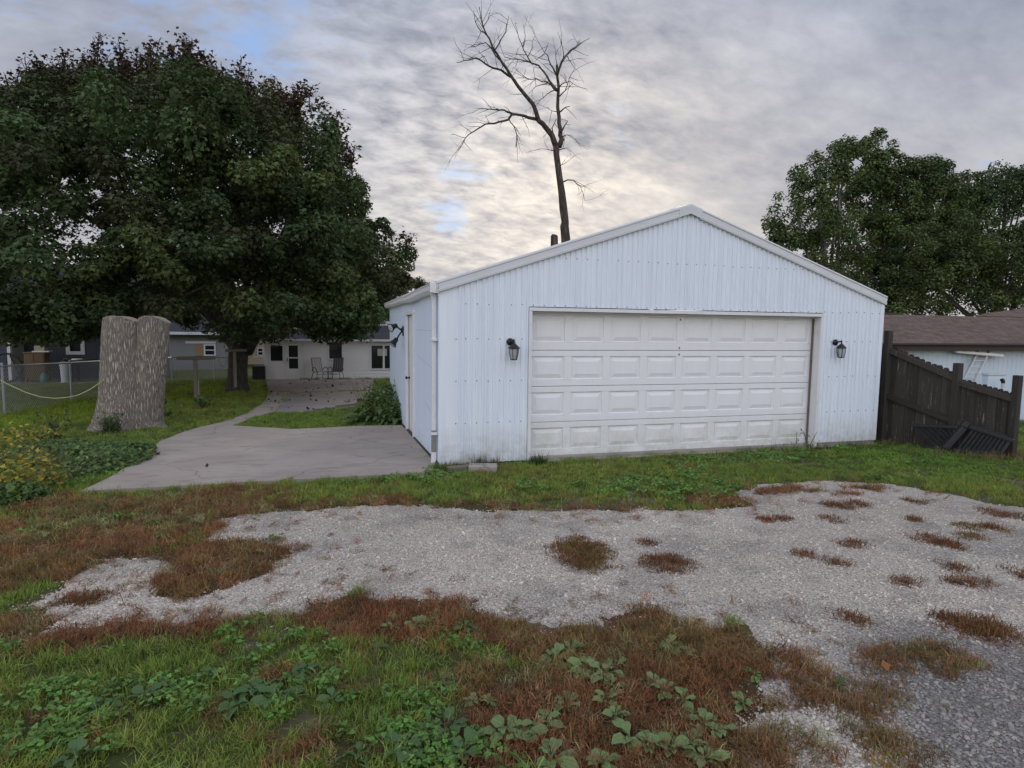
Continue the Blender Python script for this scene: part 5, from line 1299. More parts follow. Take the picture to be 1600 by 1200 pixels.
q = PY(866.5, 367, DY-1); MB().tube([(q[0], DY-1, TZ(q[0], DY-1)-.2), (q[0], DY-1, q[2]-.5), (q[0]-.01, DY-1, q[2]-.05), (q[0], DY-1, q[2])], [.2, .15, .14, .11], 10).build('snag', DEADBARK, label='short broken dead trunk beside the tall bare tree behind the garage', cat='snag', smooth=True)

# ================================================================== GROUND COVER
HID = bpy.data.collections.new('sources')
def proto_mesh(name, V, F, shade, m):
    V = np.asarray(V, np.float32); F = np.asarray(F, np.int32)
    me = bpy.data.meshes.new(name); me.from_pydata(V.tolist(), [], F.tolist())
    a = me.attributes.new('shade', 'FLOAT_COLOR', 'POINT'); s = np.asarray(shade, np.float32)
    if s.ndim == 1: s = np.repeat(s[:, None], 3, 1)
    a.data.foreach_set('color', np.concatenate([s, np.ones((len(s), 1))], 1).astype(np.float32).ravel())
    me.materials.append(m); return me
def blades(n, rad, h, w, lean, curl, seed, hv=.4):
    rg = np.random.default_rng(seed); V = []; F = []; S = []
    for i in range(n):
        a = rg.uniform(0, 6.283); r = rad*math.sqrt(rg.random()); b = np.array((r*math.cos(a), r*math.sin(a), -.008))
        da = rg.uniform(0, 6.283); d = np.array((math.cos(da), math.sin(da), 0)); hh = h*rg.uniform(1-hv, 1+hv); ln = lean*rg.uniform(.2, 1.3)
        side = np.array((-d[1], d[0], 0)); tw = rg.uniform(-.8, .8); side = side*math.cos(tw)+d*math.sin(tw)
        k0 = len(V); p = b; ww = w*rg.uniform(.7, 1.3); sh = rg.uniform(.65, 1.35); sh3 = sh*np.array((rg.uniform(.85, 1.2), 1, rg.uniform(.8, 1.1)))
        segs = 3; ang = ln*.35
        for s in range(segs):
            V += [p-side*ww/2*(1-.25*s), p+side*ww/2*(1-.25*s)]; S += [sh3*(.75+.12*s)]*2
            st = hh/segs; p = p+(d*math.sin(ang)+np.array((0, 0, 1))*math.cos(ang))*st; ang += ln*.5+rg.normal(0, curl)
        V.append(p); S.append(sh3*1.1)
        for s in range(segs-1): F += [(k0+2*s, k0+2*s+1, k0+2*s+3), (k0+2*s, k0+2*s+3, k0+2*s+2)]
        F.append((k0+2*segs-2, k0+2*segs-1, k0+2*segs))
    return V, F, S
def clover(n, rad, h, seed, size=.0075):
    rg = np.random.default_rng(seed); V = []; F = []; S = []
    for i in range(n):
        a = rg.uniform(0, 6.283); r = rad*math.sqrt(rg.random()); c = np.array((r*math.cos(a), r*math.sin(a), h*rg.uniform(.35, 1.)*(1-.3*(r/rad)**2)))
        nrm = np.array((rg.normal(0, .35), rg.normal(0, .35), 1)); nrm /= np.linalg.norm(nrm); x = np.cross(nrm, (0, 1, 0)); x /= np.linalg.norm(x); y = np.cross(nrm, x); sh = rg.uniform(.6, 1.35); a0 = rg.uniform(0, 6.28)
        for l in range(3):
            an = a0+l*2.094; o = c+(x*math.cos(an)+y*math.sin(an))*size*.95; k0 = len(V); sz = size*rg.uniform(.8, 1.2)
            for q in range(6):
                b = q*1.047; V.append(o+(x*math.cos(b)+y*math.sin(b))*sz); S.append(np.array((1, 1, 1))*sh)
            F += [(k0, k0+1, k0+2), (k0, k0+2, k0+3), (k0, k0+3, k0+4), (k0, k0+4, k0+5)]
    return V, F, S
def stone(seed):
    import bmesh
    rg = np.random.default_rng(seed); bm = bmesh.new(); bmesh.ops.create_icosphere(bm, subdivisions=1, radius=1)
    V = np.array([v.co for v in bm.verts]); F = [[v.index for v in f.verts] for f in bm.faces]; bm.free()
    V *= rg.uniform(.72, 1.2, (len(V), 1)); V *= (1.15, .85, .6); return V, F, np.ones(len(V))
def coll(name, items, m):
    c = bpy.data.collections.new(name)
    for i, (V, F, S) in enumerate(items):
        o = bpy.data.objects.new('%s_source' % name, proto_mesh(name, V, F, S, m)); c.objects.link(o)
    return c
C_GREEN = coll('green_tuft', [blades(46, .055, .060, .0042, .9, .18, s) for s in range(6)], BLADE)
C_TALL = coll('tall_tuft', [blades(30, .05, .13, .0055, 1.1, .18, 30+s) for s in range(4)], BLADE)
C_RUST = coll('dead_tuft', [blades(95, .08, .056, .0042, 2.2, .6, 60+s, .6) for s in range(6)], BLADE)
C_CLOVER = coll('clover_patch', [clover(26, .07, .045, 80+s) for s in range(5)], BLADE)
C_STONE = coll('stone', [stone(s) for s in range(8)], STONE)
def scatter(name, P, rot, scl, tint, collection, label, cat):
    n = len(P); me = bpy.data.meshes.new(name); me.vertices.add(n); me.vertices.foreach_set('co', np.asarray(P, np.float32).ravel())
    def att(nm, ty, key, arr): a = me.attributes.new(nm, ty, 'POINT'); a.data.foreach_set(key, np.asarray(arr, np.float32).ravel())
    att('rot', 'FLOAT_VECTOR', 'vector', rot); att('scl', 'FLOAT_VECTOR', 'vector', scl); att('tint', 'FLOAT_COLOR', 'color', np.concatenate([tint, np.ones((n, 1))], 1))
    o = bpy.data.objects.new(name, me); COL.objects.link(o); setp(o, label, cat, None, 'stuff')
    t = bpy.data.node_groups.new(name, 'GeometryNodeTree'); t.interface.new_socket('Geometry', in_out='INPUT', socket_type='NodeSocketGeometry'); t.interface.new_socket('Geometry', in_out='OUTPUT', socket_type='NodeSocketGeometry')
    N = t.nodes; gi = N.new('NodeGroupInput'); go = N.new('NodeGroupOutput'); ip = N.new('GeometryNodeInstanceOnPoints'); ci = N.new('GeometryNodeCollectionInfo'); ci.inputs[0].default_value = collection; ci.inputs[1].default_value = True; ci.inputs[2].default_value = True
    ip.inputs['Pick Instance'].default_value = True
    def na(nm):
        a = N.new('GeometryNodeInputNamedAttribute'); a.data_type = 'FLOAT_VECTOR'; a.inputs[0].default_value = nm; return a.outputs[0]
    e2r = N.new('FunctionNodeEulerToRotation'); t.links.new(na('rot'), e2r.inputs[0])
    t.links.new(gi.outputs[0], ip.inputs['Points']); t.links.new(ci.outputs[0], ip.inputs['Instance']); t.links.new(e2r.outputs[0], ip.inputs['Rotation']); t.links.new(na('scl'), ip.inputs['Scale']); t.links.new(ip.outputs[0], go.inputs[0])
    md = o.modifiers.new('scatter', 'NODES'); md.node_group = t
    return o
def candidates(rings, rng):
    out = []
    for d0, d1, dens, s in rings:
        n = int(math.pi*(d1*d1-d0*d0)*dens*.42)      # a wide wedge round the view direction
        r = np.sqrt(rng.uniform(d0*d0, d1*d1, n)); a = YAW+rng.uniform(-.42*math.pi, .42*math.pi, n)
        x = CAM[0]+r*np.sin(a); y = CAM[1]+r*np.cos(a); out.append(np.stack([x, y, np.full(n, s), r], 1))
    return np.concatenate(out)
def outside(x, y, pad=.02):
    ok = psd(x, y, GARAGE) < -pad
    for q in ((sx, sy, .42),): ok &= np.hypot(x-q[0], y-q[1]) > q[2]
    return ok & ~((y > HY-.1) & (y < HY+9) & (x > xL)) & ~((y > BY-1.3) & (x < bx1))
rng = np.random.default_rng(99)
Cn = candidates([(1.2, 3.6, 330, .95), (3.6, 6, 250, 1.05), (6, 9, 150, 1.25), (9, 14, 75, 1.55), (14, 22, 34, 2.1), (22, 36, 12, 3.0)], rng)
u, v, zc = pix(np.stack([Cn[:, 0], Cn[:, 1], terrain(Cn[:, 0], Cn[:, 1])], 1)); Cn = Cn[(u > -260) & (u < 1860) & (zc > .5)]
x, y, s, dist = Cn.T; g, con, r, mt, mo = cover(x, y); ok = outside(x, y) & (con < .012+.10*np.clip(fbm(x, y, 4., 33, 3)-.45, 0, 1))
# density in the lawn thins at bare spots; nothing grows on clean gravel
bare = sstep(fbm(x, y, 1.7, 55, 4), .62, .74)*sstep(-y, 0, 2)
rg2 = rng.random(len(x)); edge = np.clip(.45-g/.22, 0, 1)**1.3
lawn = ok & (rg2 < edge*(1-.5*bare))
isrust = (rng.random(len(x)) < np.clip(sstep(r, .28, .62)+.07*sstep(fbm(x, y, 5., 88, 3), .42, .62)*(dist < 9), 0, 1))
fore = dist < 7
def z_of(x, y): return terrain(x, y)
def tints(n, c, var=.25): return np.array(c)*(rng.uniform(1-var, 1+var, (n, 1)))*rng.uniform(.92, 1.08, (n, 3))
def lawn_tint(x, y, dist):
    n = len(x); k = fbm(x, y, .8, 12, 3)[:, None]; a = np.array((.145, .245, .048)); b = np.array((.27, .31, .068)); fresh = np.array((.15, .28, .04))
    c = a*(1-k)+b*k
    e = ell(130, 640, 130, 45); f = np.clip(1.3-esd(x, y, e), 0, 1)[:, None]; c = c*(1-f)+np.array((.29, .38, .045))*f
    e = ell(1450, 715, 160, 26); f = np.clip(1.3-esd(x, y, e), 0, 1)[:, None]; c = c*(1-f)+fresh*f
    e = ell(520, 652, 130, 16); f = np.clip(1.3-esd(x, y, e), 0, 1)[:, None]*.7; c = c*(1-f)+fresh*f
    return c*rng.uniform(.75, 1.25, (n, 1))*rng.uniform(.9, 1.1, (n, 3))
def rots(n, tilt=.2): return np.stack([rng.normal(0, tilt, n), rng.normal(0, tilt, n), rng.uniform(0, 6.283, n)], 1)
def sc3(s, hz_=1.): return np.stack([s, s, s*hz_], 1)
m = lawn & ~isrust; m2 = m & (rng.random(len(x)) < np.where(fore, .86, 1.))
h = (.55+.65*fbm(x, y, .9, 15, 3))*np.where((x > .4) & (y > -2.6) & (y < 0), .8, 1.)*np.where(dist > 9, .62, 1.)
scatter('lawn_grass', np.stack([x, y, z_of(x, y)], 1)[m2], rots(m2.sum()), np.stack([s, s, s*h], 1)[m2], lawn_tint(x[m2], y[m2], dist[m2]), C_GREEN, 'green mown grass of the yard and the near verge', 'grass')
m3 = m & fore & (rng.random(len(x)) < .07)
scatter('rough_grass', np.stack([x, y, z_of(x, y)], 1)[m3], rots(m3.sum()), sc3(s[m3], .6), lawn_tint(x[m3], y[m3], dist[m3])*1.1, C_TALL, 'longer loose green grass in the near verge', 'grass')
# dead rusty grass: mats beside the gravel and over it
rust_c = lambda n, o: np.where(rng.random((n, 1)) < .14, np.array([[1.25, 1.9, 2.1]]), 1.)*(np.array((.275, .125, .062))*(1-o[:, None])+np.array((.23, .175, .070))*o[:, None])*rng.uniform(.6, 1.35, (n, 1))*rng.uniform(.9, 1.1, (n, 3))
onmat = ok & (g > -.05) & (rng.random(len(x)) < sstep(mt, -.08, .30))
m4 = (lawn & isrust) | onmat
ol = np.where(onmat, np.clip(mo+rng.normal(0, .2, len(x)), 0, 1), np.clip(.10+sstep(fbm(x, y, 1.9, 70, 3), .45, .72)*.55+np.where(dist > 6, .38, 0)+rng.normal(0, .12, len(x)), 0, 1))
hh_ = (.75+.6*fbm(x, y, 1.5, 29, 3))*np.where(dist > 6, .75, 1)
scatter('dead_grass', np.stack([x, y, z_of(x, y)+.008], 1)[m4], rots(m4.sum(), .25), np.stack([s, s, s*hh_], 1)[m4], rust_c(m4.sum(), ol[m4]), C_RUST, 'rust brown dead crabgrass matted along the gravel edge', 'dead grass')
# sparse straws straying onto the stone
m5 = ok & (g > -.1) & (g < .7) & (rng.random(len(x)) < .16*(1-g/.7)) & (dist < 9)
scatter('stray_straw', np.stack([x, y, z_of(x, y)+.01], 1)[m5], rots(m5.sum(), .5), sc3(s[m5]*.7, .5), rust_c(m5.sum(), rng.random(m5.sum())*.5), C_RUST, 'thin dead straws straying over the gravel edge', 'dead grass')
# clover and low broad leaves
cz = fbm(x, y, 1.25, 140, 3)
CLV = [ell(385, 992, 45, 20), ell(90, 1130, 130, 70), ell(300, 1090, 120, 25), ell(720, 1000, 40, 20), ell(655, 985, 25, 10), ell(1040, 765, 130, 18), ell(110, 725, 110, 40), ell(640, 1140, 120, 60), ell(480, 1000, 60, 25)]
cw2 = np.zeros(len(x))
for e in CLV: cw2 = np.maximum(cw2, 1.3-esd(x, y, e))
m6 = lawn & (rng.random(len(x)) < np.clip(np.maximum(sstep(cz, .62, .75)*.3*(1-r), np.clip(cw2, 0, 1)*.35), 0, 1)) & (dist < 12)
scatter('clover', np.stack([x, y, z_of(x, y)+.012], 1)[m6], rots(m6.sum(), .12), sc3(s[m6]*.95), tints(m6.sum(), (.13, .25, .055)), C_CLOVER, 'low patches of clover and round leaved weeds in the verge', 'clover')
# gravel stones lying loose on the drive
Cs = candidates([(1.2, 3.2, 3600, 1.), (3.2, 5, 2200, 1.05), (5, 7.5, 800, 1.1), (7.5, 11, 160, 1.2)], rng)
x2, y2, s2, d2 = Cs.T; u, v, zc = pix(np.stack([x2, y2, terrain(x2, y2)], 1)); kk = (u > -150) & (u < 1750) & (v < 1330) & (zc > .3); x2, y2, s2, d2 = Cs[kk].T
g2, c2, r2_, mt2, mo2 = cover(x2, y2); kk = (rng.random(len(x2)) < np.where(g2 > 0, 1., np.clip(.34+g2*.9, 0, 1)*.8)) & (g2 > -.6) & outside(x2, y2) & (c2 < 0); x2, y2, s2, d2, g2 = x2[kk], y2[kk], s2[kk], d2[kk], g2[kk]
e = ell(1620, 1130, 300, 170); bigger = np.clip(1.3-esd(x2, y2, e), 0, 1); n = len(x2)
ss = rng.lognormal(math.log(.0046), .36, n)*(1+.6*bigger)*np.where(d2 > 5, 1.2, 1)
zst = terrain(x2, y2)+.016*np.clip(g2/.12, -1.6, 1)-.002+.012*np.clip(fbm(x2, y2, 1.1, 8, 3)-.5, -1, 1)
tn = gravel_tint(x2, y2)*rng.choice([.55, .82, 1., 1.12, 1.28], n, p=[.12, .2, .32, .22, .14])[:, None]*rng.uniform(.95, 1.05, (n, 3))
scatter('gravel_stones', np.stack([x2, y2, np.maximum(zst, terrain(x2, y2))], 1), rots(n, .35), sc3(ss), np.clip(tn, 0, .8), C_STONE, 'loose pale limestone chippings on the drive', 'gravel')

# tufts of dead grass standing alone in the gravel: one thing each
def vshade(V, F, S, tint): return np.clip(np.asarray(S)*tint, 0, 1)
rc = random.Random(8)
NAMES = ['largest round tuft of dead grass in the middle of the gravel', 'second largest dead grass tuft, right of the largest round one', 'flat brown grass tuft at the left end of the gravel', 'small thin tuft just above the second largest tuft',
  'long flat brown tuft alone in the middle right of the gravel', 'short brown tuft left of and below the long flat one', 'reddish tuft directly below the long flat one', 'wide dark tuft on the far right of the gravel below the olive ones', 'olive tuft just above and right of the wide dark tuft',
  'greenest of the small tufts at the far right of the gravel', 'brown tuft right of the greenest small tuft', 'faint oval tuft below and right of the wide dark tuft', 'longest thin streak of dead grass at the far right of the gravel', 'narrow streak of dead grass left of the longest streak',
  'lone dark tuft halfway between the streaks and the olive mats', 'tiny brown tuft below the door right end, right one of a pair', 'tiny brown tuft below the door right end, left one of a pair', 'lower tuft in the loose cluster before the right garage wall', 'upper left tuft in the loose cluster before the right garage wall',
  'upper right tuft in the loose cluster before the right garage wall', 'small tuft at the top of the gravel in front of the railing', 'brown tuft near the grass edge at the far right of the gravel', 'tuft cut by the right edge of the photo at mid gravel', 'large rusty tuft at the lower right edge above the olive mats',
  'small sparse tuft touching the large rusty tuft at its upper left', 'small tuft cut by the right edge near the top of the gravel', 'tiny olive tuft alone right of the loose cluster']
for i, (c, e) in enumerate(zip(CLUMPS, CL_E)):
    (cc, rx, ry, an, olv) = e; A = math.pi*rx*ry; n = int(np.clip(A*560, 18, 190)); rg3 = np.random.default_rng(200+i); VV = []; FF = []; SS = []
    for k in range(n):
        rr3 = math.sqrt(rg3.random())*(1+.18*rg3.normal()); a = rg3.uniform(0, 6.283); p = rr3*rx*math.cos(a); q = rr3*ry*math.sin(a)
        px_, py_ = cc[0]+p*math.cos(an)-q*math.sin(an), cc[1]+p*math.sin(an)+q*math.cos(an)
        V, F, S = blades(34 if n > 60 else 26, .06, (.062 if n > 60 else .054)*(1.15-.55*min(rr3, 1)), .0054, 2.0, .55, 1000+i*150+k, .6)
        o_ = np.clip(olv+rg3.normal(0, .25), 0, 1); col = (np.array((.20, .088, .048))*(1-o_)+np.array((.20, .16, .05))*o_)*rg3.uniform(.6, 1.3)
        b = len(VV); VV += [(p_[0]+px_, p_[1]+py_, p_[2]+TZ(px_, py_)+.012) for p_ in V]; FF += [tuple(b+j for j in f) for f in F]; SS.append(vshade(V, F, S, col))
    lb = NAMES[i]
    mesh_np('grass_tuft', VV, FF, LEAF, np.concatenate(SS), origin=(cc[0], cc[1], TZ(*cc)), label=lb, cat='grass tuft', group='dead grass tufts alone in the gravel')

# ================================================================== BROADLEAF WEEDS, PLANTS
def m_broad(a, b, vein):
    def f(t):
        oi = t.n('ShaderNodeObjectInfo').outputs['Random']; n = t.noise(t.P, 18, 5, .6)
        c = t.mix(n, a, b); c = t.mix(t.math('MULTIPLY', oi, .55), c, tuple(x*.6 for x in a))
        y = t.n('ShaderNodeSeparateXYZ', i0=t.P).outputs[1]
        v = t.math('POWER', t.math('ABSOLUTE', t.math('SINE', t.math('MULTIPLY', y, vein))), 10); c = t.mix(t.math('MULTIPLY', v, .3), c, tuple(min(1, x*1.5) for x in b))
        t.put('Base Color', c); t.put('Roughness', .55); t.put('Specular IOR Level', .35); t.bump(v, .4, .002)
        tr = t.n('ShaderNodeBsdfTranslucent', Color=c); mx = t.n('ShaderNodeMixShader', i0=.2); t.t.links.new(t.b.outputs[0], mx.inputs[1]); t.t.links.new(tr.outputs[0], mx.inputs[2]); t.t.links.new(mx.outputs[0], t.o.inputs[0])
    return mat('broad_leaf', f)
PLANT = m_broad((.15, .225, .075), (.225, .30, .12), 320.); PLANTG = m_broad((.070, .140, .045), (.105, .185, .065), 320.); HOSTA = m_broad((.075, .12, .035), (.11, .15, .05), 160.)
def leaf_mesh(name, m, L, W_, pet, arch, droop, cup=.25, rows=8):
    V = []; F = []; p = np.array((0., 0., 0.)); ang = arch
    for i in range(rows+1):
        t = i/rows
        w_ = .004*L/.1 if t < pet else W_*math.sin(math.pi*min(1, ((t-pet)/(1-pet))*.93+.07))**.75*.5
        if i == rows: w_ = W_*.04
        side = np.array((0, w_, cup*w_))
        V += [p+np.array((0, -w_, cup*w_+.004*math.sin(i*2.1))), p.copy(), p+np.array((0, w_, cup*w_-.004*math.sin(i*1.7)))]
        p = p+np.array((math.cos(ang), 0, math.sin(ang)))*L/rows; ang -= droop/rows
    for i in range(rows):
        for k in (0, 1): F.append((3*i+k, 3*i+k+1, 3*i+3+k+1, 3*i+3+k))
    me = bpy.data.meshes.new(name); me.from_pydata([tuple(v) for v in V], [], F); me.materials.append(m); me.polygons.foreach_set('use_smooth', [True]*len(F)); return me
LM = {k: [leaf_mesh('leaf', mm, L*.088, L*W_*.040, .34, a*.9, d) for (L, W_, a, d) in ((1, 1, .75, 1.1), (.8, 1.05, 1.0, 1.4), (1.15, .95, .55, .9), (.9, 1.15, .4, .5), (.65, 1.1, 1.2, 1.3))] for k, mm in (('p', PLANT), ('g', PLANTG))}
def rosette(u, v, s, kind, lb, n=None):
    c = G(u, v); z = TZ(c[0], c[1])+.018; n = n or rc.randint(8, 13)
    t = thing('plantain_weed', lb, 'weed', (c[0], c[1], z), 'plantain rosettes in the dead grass' if kind == 'p' else 'broad leaved weeds in the green verge')
    a0 = rc.uniform(0, 6.28)
    for k in range(n):
        o = bpy.data.objects.new('leaf', rc.choice(LM[kind])); COL.objects.link(o); o.parent = t
        o.rotation_euler = (rc.gauss(0, .3), rc.uniform(-.25, .25), a0+k*2.4+rc.gauss(0, .25)); o.scale = (s*rc.uniform(.75, 1.15),)*3
PL = [(868, 1035, 1.1), (890, 1020, 1.05), (918, 1050, 1.2), (945, 1062, 1.1), (962, 1045, .9), (903, 1062, .8), (955, 1080, .7), (1045, 1013, .8), (1068, 1024, .65), (885, 1108, 1.0), (948, 1103, .9), (962, 1126, .8), (1040, 1090, 1.25), (1066, 1104, 1.1), (1020, 1074, .7), (742, 1105, .65), (763, 1104, .5), (790, 1150, 1.25), (815, 1162, 1.1), (850, 1138, 1.0), (985, 1165, 1.3), (1012, 1172, 1.1), (1045, 1180, 1.1), (1100, 1140, 1.0), (1122, 1152, .8), (1162, 1110, .7), (1100, 1195, .9), (1076, 1170, .9), (650, 980, 1.0), (672, 976, .7), (860, 1197, 1.1), (940, 1205, 1.1), (1180, 1062, .6), (612, 985, .7)]
PG = [(592, 1018, .7), (635, 1178, 1.2), (720, 1190, 1.25), (700, 1142, 1.1), (430, 1098, 1.3), (372, 1104, 1.2), (400, 1085, 1.1), (232, 1092, .9), (255, 1080, .8), (455, 1070, .9), (480, 1050, .8), (40, 960, .7), (1310, 1080, .7), (120, 1190, 1.2), (560, 1190, 1.0), (160, 1110, .9), (728, 985, .8), (745, 992, .7), (700, 1068, .8), (690, 1085, .7), (520, 1100, .8), (325, 1060, .8)]
ORD = ['leftmost', 'second from left', 'third from left', 'fourth from left', 'fifth from left', 'sixth from left', 'seventh from left', 'eighth from left', 'ninth from left', 'tenth from left', 'eleventh from left']
ROWS = ['row nearest the gravel', 'second row from gravel', 'third row from gravel', 'fourth row from gravel', 'row along bottom edge']
def plant_rows(items, kind, noun, cuts):
    for r_ in range(5):
        row_ = sorted([q for q in items if cuts[r_] <= q[1] < cuts[r_+1]])
        for k, (u, v, s) in enumerate(row_): rosette(u, v, s*1.02, kind, '%s, %s in %s' % (noun, ORD[k], ROWS[r_]))
plant_rows(PL, 'p', 'pale plantain rosette in rusty grass', (0, 1005, 1048, 1085, 1145, 1300))
plant_rows(PG, 'g', 'broad leaved weed in green grass', (0, 1000, 1065, 1088, 1120, 1300))

def ground_cloud(pts, spread, h, size, n, cols, rgx, tall=1.):
    P = []; Cc = []
    for (u, v, ru, rv) in pts:
        e = ell(u, v, ru, rv); k = n; a = rgx.uniform(0, 6.283, k); r = np.sqrt(rgx.random(k)); p = r*e[1]*np.cos(a); q = r*e[2]*np.sin(a)
        xx = e[0][0]+p*math.cos(e[3])-q*math.sin(e[3]); yy = e[0][1]+p*math.sin(e[3])+q*math.cos(e[3])
        z = terrain(xx, yy)+.02+h*(rgx.random(k)**.7)*(1-.65*r*r); P.append(np.stack([xx, yy, z], 1)); ci = rgx.integers(0, len(cols), k); Cc.append(np.array(cols)[ci]*rgx.uniform(.6, 1.3, (k, 1)))
    P = np.concatenate(P); return leaves(P, np.tile((0, -.25, 1.), (len(P), 1)), size, np.concatenate(Cc), False, rgx)
rw = np.random.default_rng(31)
def patch(name, args, label, cat, kind=None, stems=None):
    V, F, Cc = ground_cloud(*args, rw); c = V.mean(0); return mesh_np(name, V, F, TINTED, Cc, origin=(c[0], c[1], TZ(c[0], c[1])), label=label, cat=cat, kind=kind)
patch('leafy_weeds', ([(165, 730, 50, 18), (125, 716, 55, 15), (200, 714, 24, 10), (70, 712, 40, 12), (25, 785, 40, 10)], .3, .20, .066, 1300, [(.075, .135, .033), (.055, .105, .035), (.12, .18, .04)]), 'bank of dark leafy creeping weeds along the left edge of the apron', 'weeds', 'stuff')
patch('yellowing_weeds', ([(8, 705, 30, 14), (10, 750, 30, 16), (45, 772, 40, 12)], .3, .42, .06, 700, [(.32, .27, .035), (.36, .29, .035), (.10, .14, .03), (.10, .14, .03)]), 'yellow flowering weeds at the left edge of the photo', 'weeds', 'stuff')
def drytufts(name, pts, hgt, tint, n, label, w=.006, lean=1., kind='stuff'):
    VV = []; FF = []; SS = []
    for i, (u, v, ru, rv) in enumerate(pts):
        e = ell(u, v, ru, rv)
        for k in range(n):
            a = rw.uniform(0, 6.283); r = math.sqrt(rw.random()); px_, py_ = e[0][0]+r*e[1]*math.cos(a), e[0][1]+r*e[2]*math.sin(a)
            V, F, S = blades(16, .06, hgt*rw.uniform(.6, 1.2), w, lean, .2, int(rw.integers(1e6))); b = len(VV)
            VV += [(p[0]+px_, p[1]+py_, p[2]+TZ(px_, py_)) for p in V]; FF += [tuple(b+j for j in f) for f in F]; SS.append(np.clip(np.asarray(S)*np.array(tint[int(rw.integers(len(tint)))])*rw.uniform(.7, 1.3), 0, 1))
    c = np.mean(VV, 0); return mesh_np(name, VV, FF, LEAF, np.concatenate(SS), origin=(c[0], c[1], TZ(c[0], c[1])), label=label, cat='grass', kind=kind)
drytufts('dry_grass', [(95, 745, 45, 16), (60, 730, 40, 12)], .26, [(.24, .18, .10), (.20, .13, .07), (.13, .14, .05)], 40, 'tan dried long grass in front of the creeping weeds')
drytufts('long_grass', [(110, 655, 70, 14), (60, 640, 60, 12), (130, 640, 25, 10), (30, 672, 30, 10)], .22, [(.20, .30, .04), (.26, .29, .055), (.16, .27, .04)], 70, 'bright yellow green long grass between the fence and the stump', .008)
drytufts('fence_weeds', [(1385, 694, 14, 5), (1400, 692, 20, 4), (1440, 708, 40, 5), (1500, 712, 40, 5), (1530, 716, 30, 4), (1560, 718, 25, 4)], .11, [(.16, .17, .08), (.20, .17, .10), (.10, .13, .04)], 22, 'pale grass and clippings at the foot of the picket fence', .007, 1.5)
drytufts('wall_weeds', [(735, 728, 26, 4), (700, 733, 20, 4), (690, 736, 16, 4), (1230, 702, 40, 3), (1300, 703, 40, 4), (1340, 700, 20, 3), (1180, 706, 40, 3), (838, 724, 10, 2)], .13, [(.05, .09, .025), (.07, .10, .03)], 10, 'dark green grass growing against the foot of the garage front', .007, 1.2)
drytufts('dry_tuft', [(766, 726, 12, 3), (752, 727, 8, 2)], .20, [(.20, .15, .11), (.06, .08, .03)], 7, 'tall half dry grass tuft behind the concrete block', .006, 1.2)
drytufts('grass_tuft', [(843, 726, 9, 2)], .19, [(.045, .08, .03)], 6, 'dark grass tuft at the left foot of the garage door', .007, 1.0, None)
# stalky weed on the left lawn
def stalks(name, label, u, v, n, h, sprd, lc, lsz, per, cat='weed', bare_=.0):
    c = G(u, v); t = thing(name, label, cat, (c[0], c[1], TZ(c[0], c[1]))); b = MB(); P = []
    for k in range(n):
        p0 = np.array((c[0]+rw.normal(0, .06), c[1]+rw.normal(0, .06), TZ(c[0], c[1])-.03)); p1 = p0+np.array((rw.normal(0, sprd), rw.normal(0, sprd*.7), h*rw.uniform(.65, 1.1)))
        pts = curve(p0, p1, (0, 0, 0), 6, .12*h); b.tube(pts, list(np.linspace(.007, .003, 6)), 4)
        for _ in range(per):
            f = rw.uniform(bare_, 1); q = np.array(pts[int(f*5)]); P.append(q+rw.normal(0, .045, 3))
    b.build('stems', plain('green_stem', (.10, .12, .04), .7), t); P = np.array(P)
    V, F, Cc = leaves(P, np.tile((0, -.3, .8), (len(P), 1)), lsz, np.array(lc)[rw.integers(0, len(lc), len(P))]*rw.uniform(.6, 1.3, (len(P), 1)), False, rw); mesh_np('foliage', V, F, TINTED, Cc, t); return t
stalks('tall_weed', 'tall stalky weed with dark seed heads on the bright left lawn', 82, 688, 9, .62, .20, [(.05, .085, .03), (.03, .03, .02)], .06, 14)
stalks('sapling', 'small pale leaved sapling at the right foot of the big stump', 255, 652, 9, .62, .22, [(.10, .14, .05), (.13, .16, .06)], .10, 16)
stalks('seedling', 'leafy seedlings at the foot of the clothes pole', 318, 640, 9, .48, .32, [(.06, .10, .03), (.08, .12, .04)], .10, 14)
stalks('stump_sprout', 'dark green sprout growing from the hollow at the foot of the stump', 176, 676, 12, .42, .14, [(.05, .085, .03), (.07, .10, .035)], .06, 30)
stalks('dead_vine', 'dry reddish vine at the right jamb of the garage door', 1262, 700, 5, .30, .08, [(.14, .07, .05), (.10, .10, .05)], .035, 9)
stalks('tall_grass_plant', 'thin flowering grass stalks above the hosta by the garage wall', 578, 650, 14, 1.0, .35, [(.16, .15, .10)], .035, 6, bare_=.6)
stalks('wall_creeper', 'straggly creeper climbing the pale side wall behind the hosta', 626, 655, 9, .95, .12, [(.06, .09, .03)], .05, 12)
# hosta with separate leaves, shrub behind it
hc = G(598, 662); hz0 = TZ(hc[0], hc[1])
ho = thing('hosta', 'hosta clump with long drooping leaves by the garage side wall', 'plant', (hc[0], hc[1], hz0))
HL = [leaf_mesh('leaf', HOSTA, L, W_, .22, a, d, .35, 9) for (L, W_, a, d) in ((.42, .12, 1.1, 1.9), (.36, .12, .8, 1.7), (.48, .13, 1.25, 2.2), (.34, .11, .5, 1.2))]
for k in range(84):
    o = bpy.data.objects.new('leaf', rc.choice(HL)); COL.objects.link(o); o.parent = ho; a = rc.uniform(0, 6.28); r = math.sqrt(rc.random())
    o.location = (r*.52*math.cos(a)-.02, r*.40*math.sin(a)+.1, .02+.15*(1-r)); o.rotation_euler = (rc.gauss(0, .2), rc.uniform(-.3, .25), a+rc.gauss(0, .5)); s = rc.uniform(.7, 1.1); o.scale = (s, s, s)
cl = []
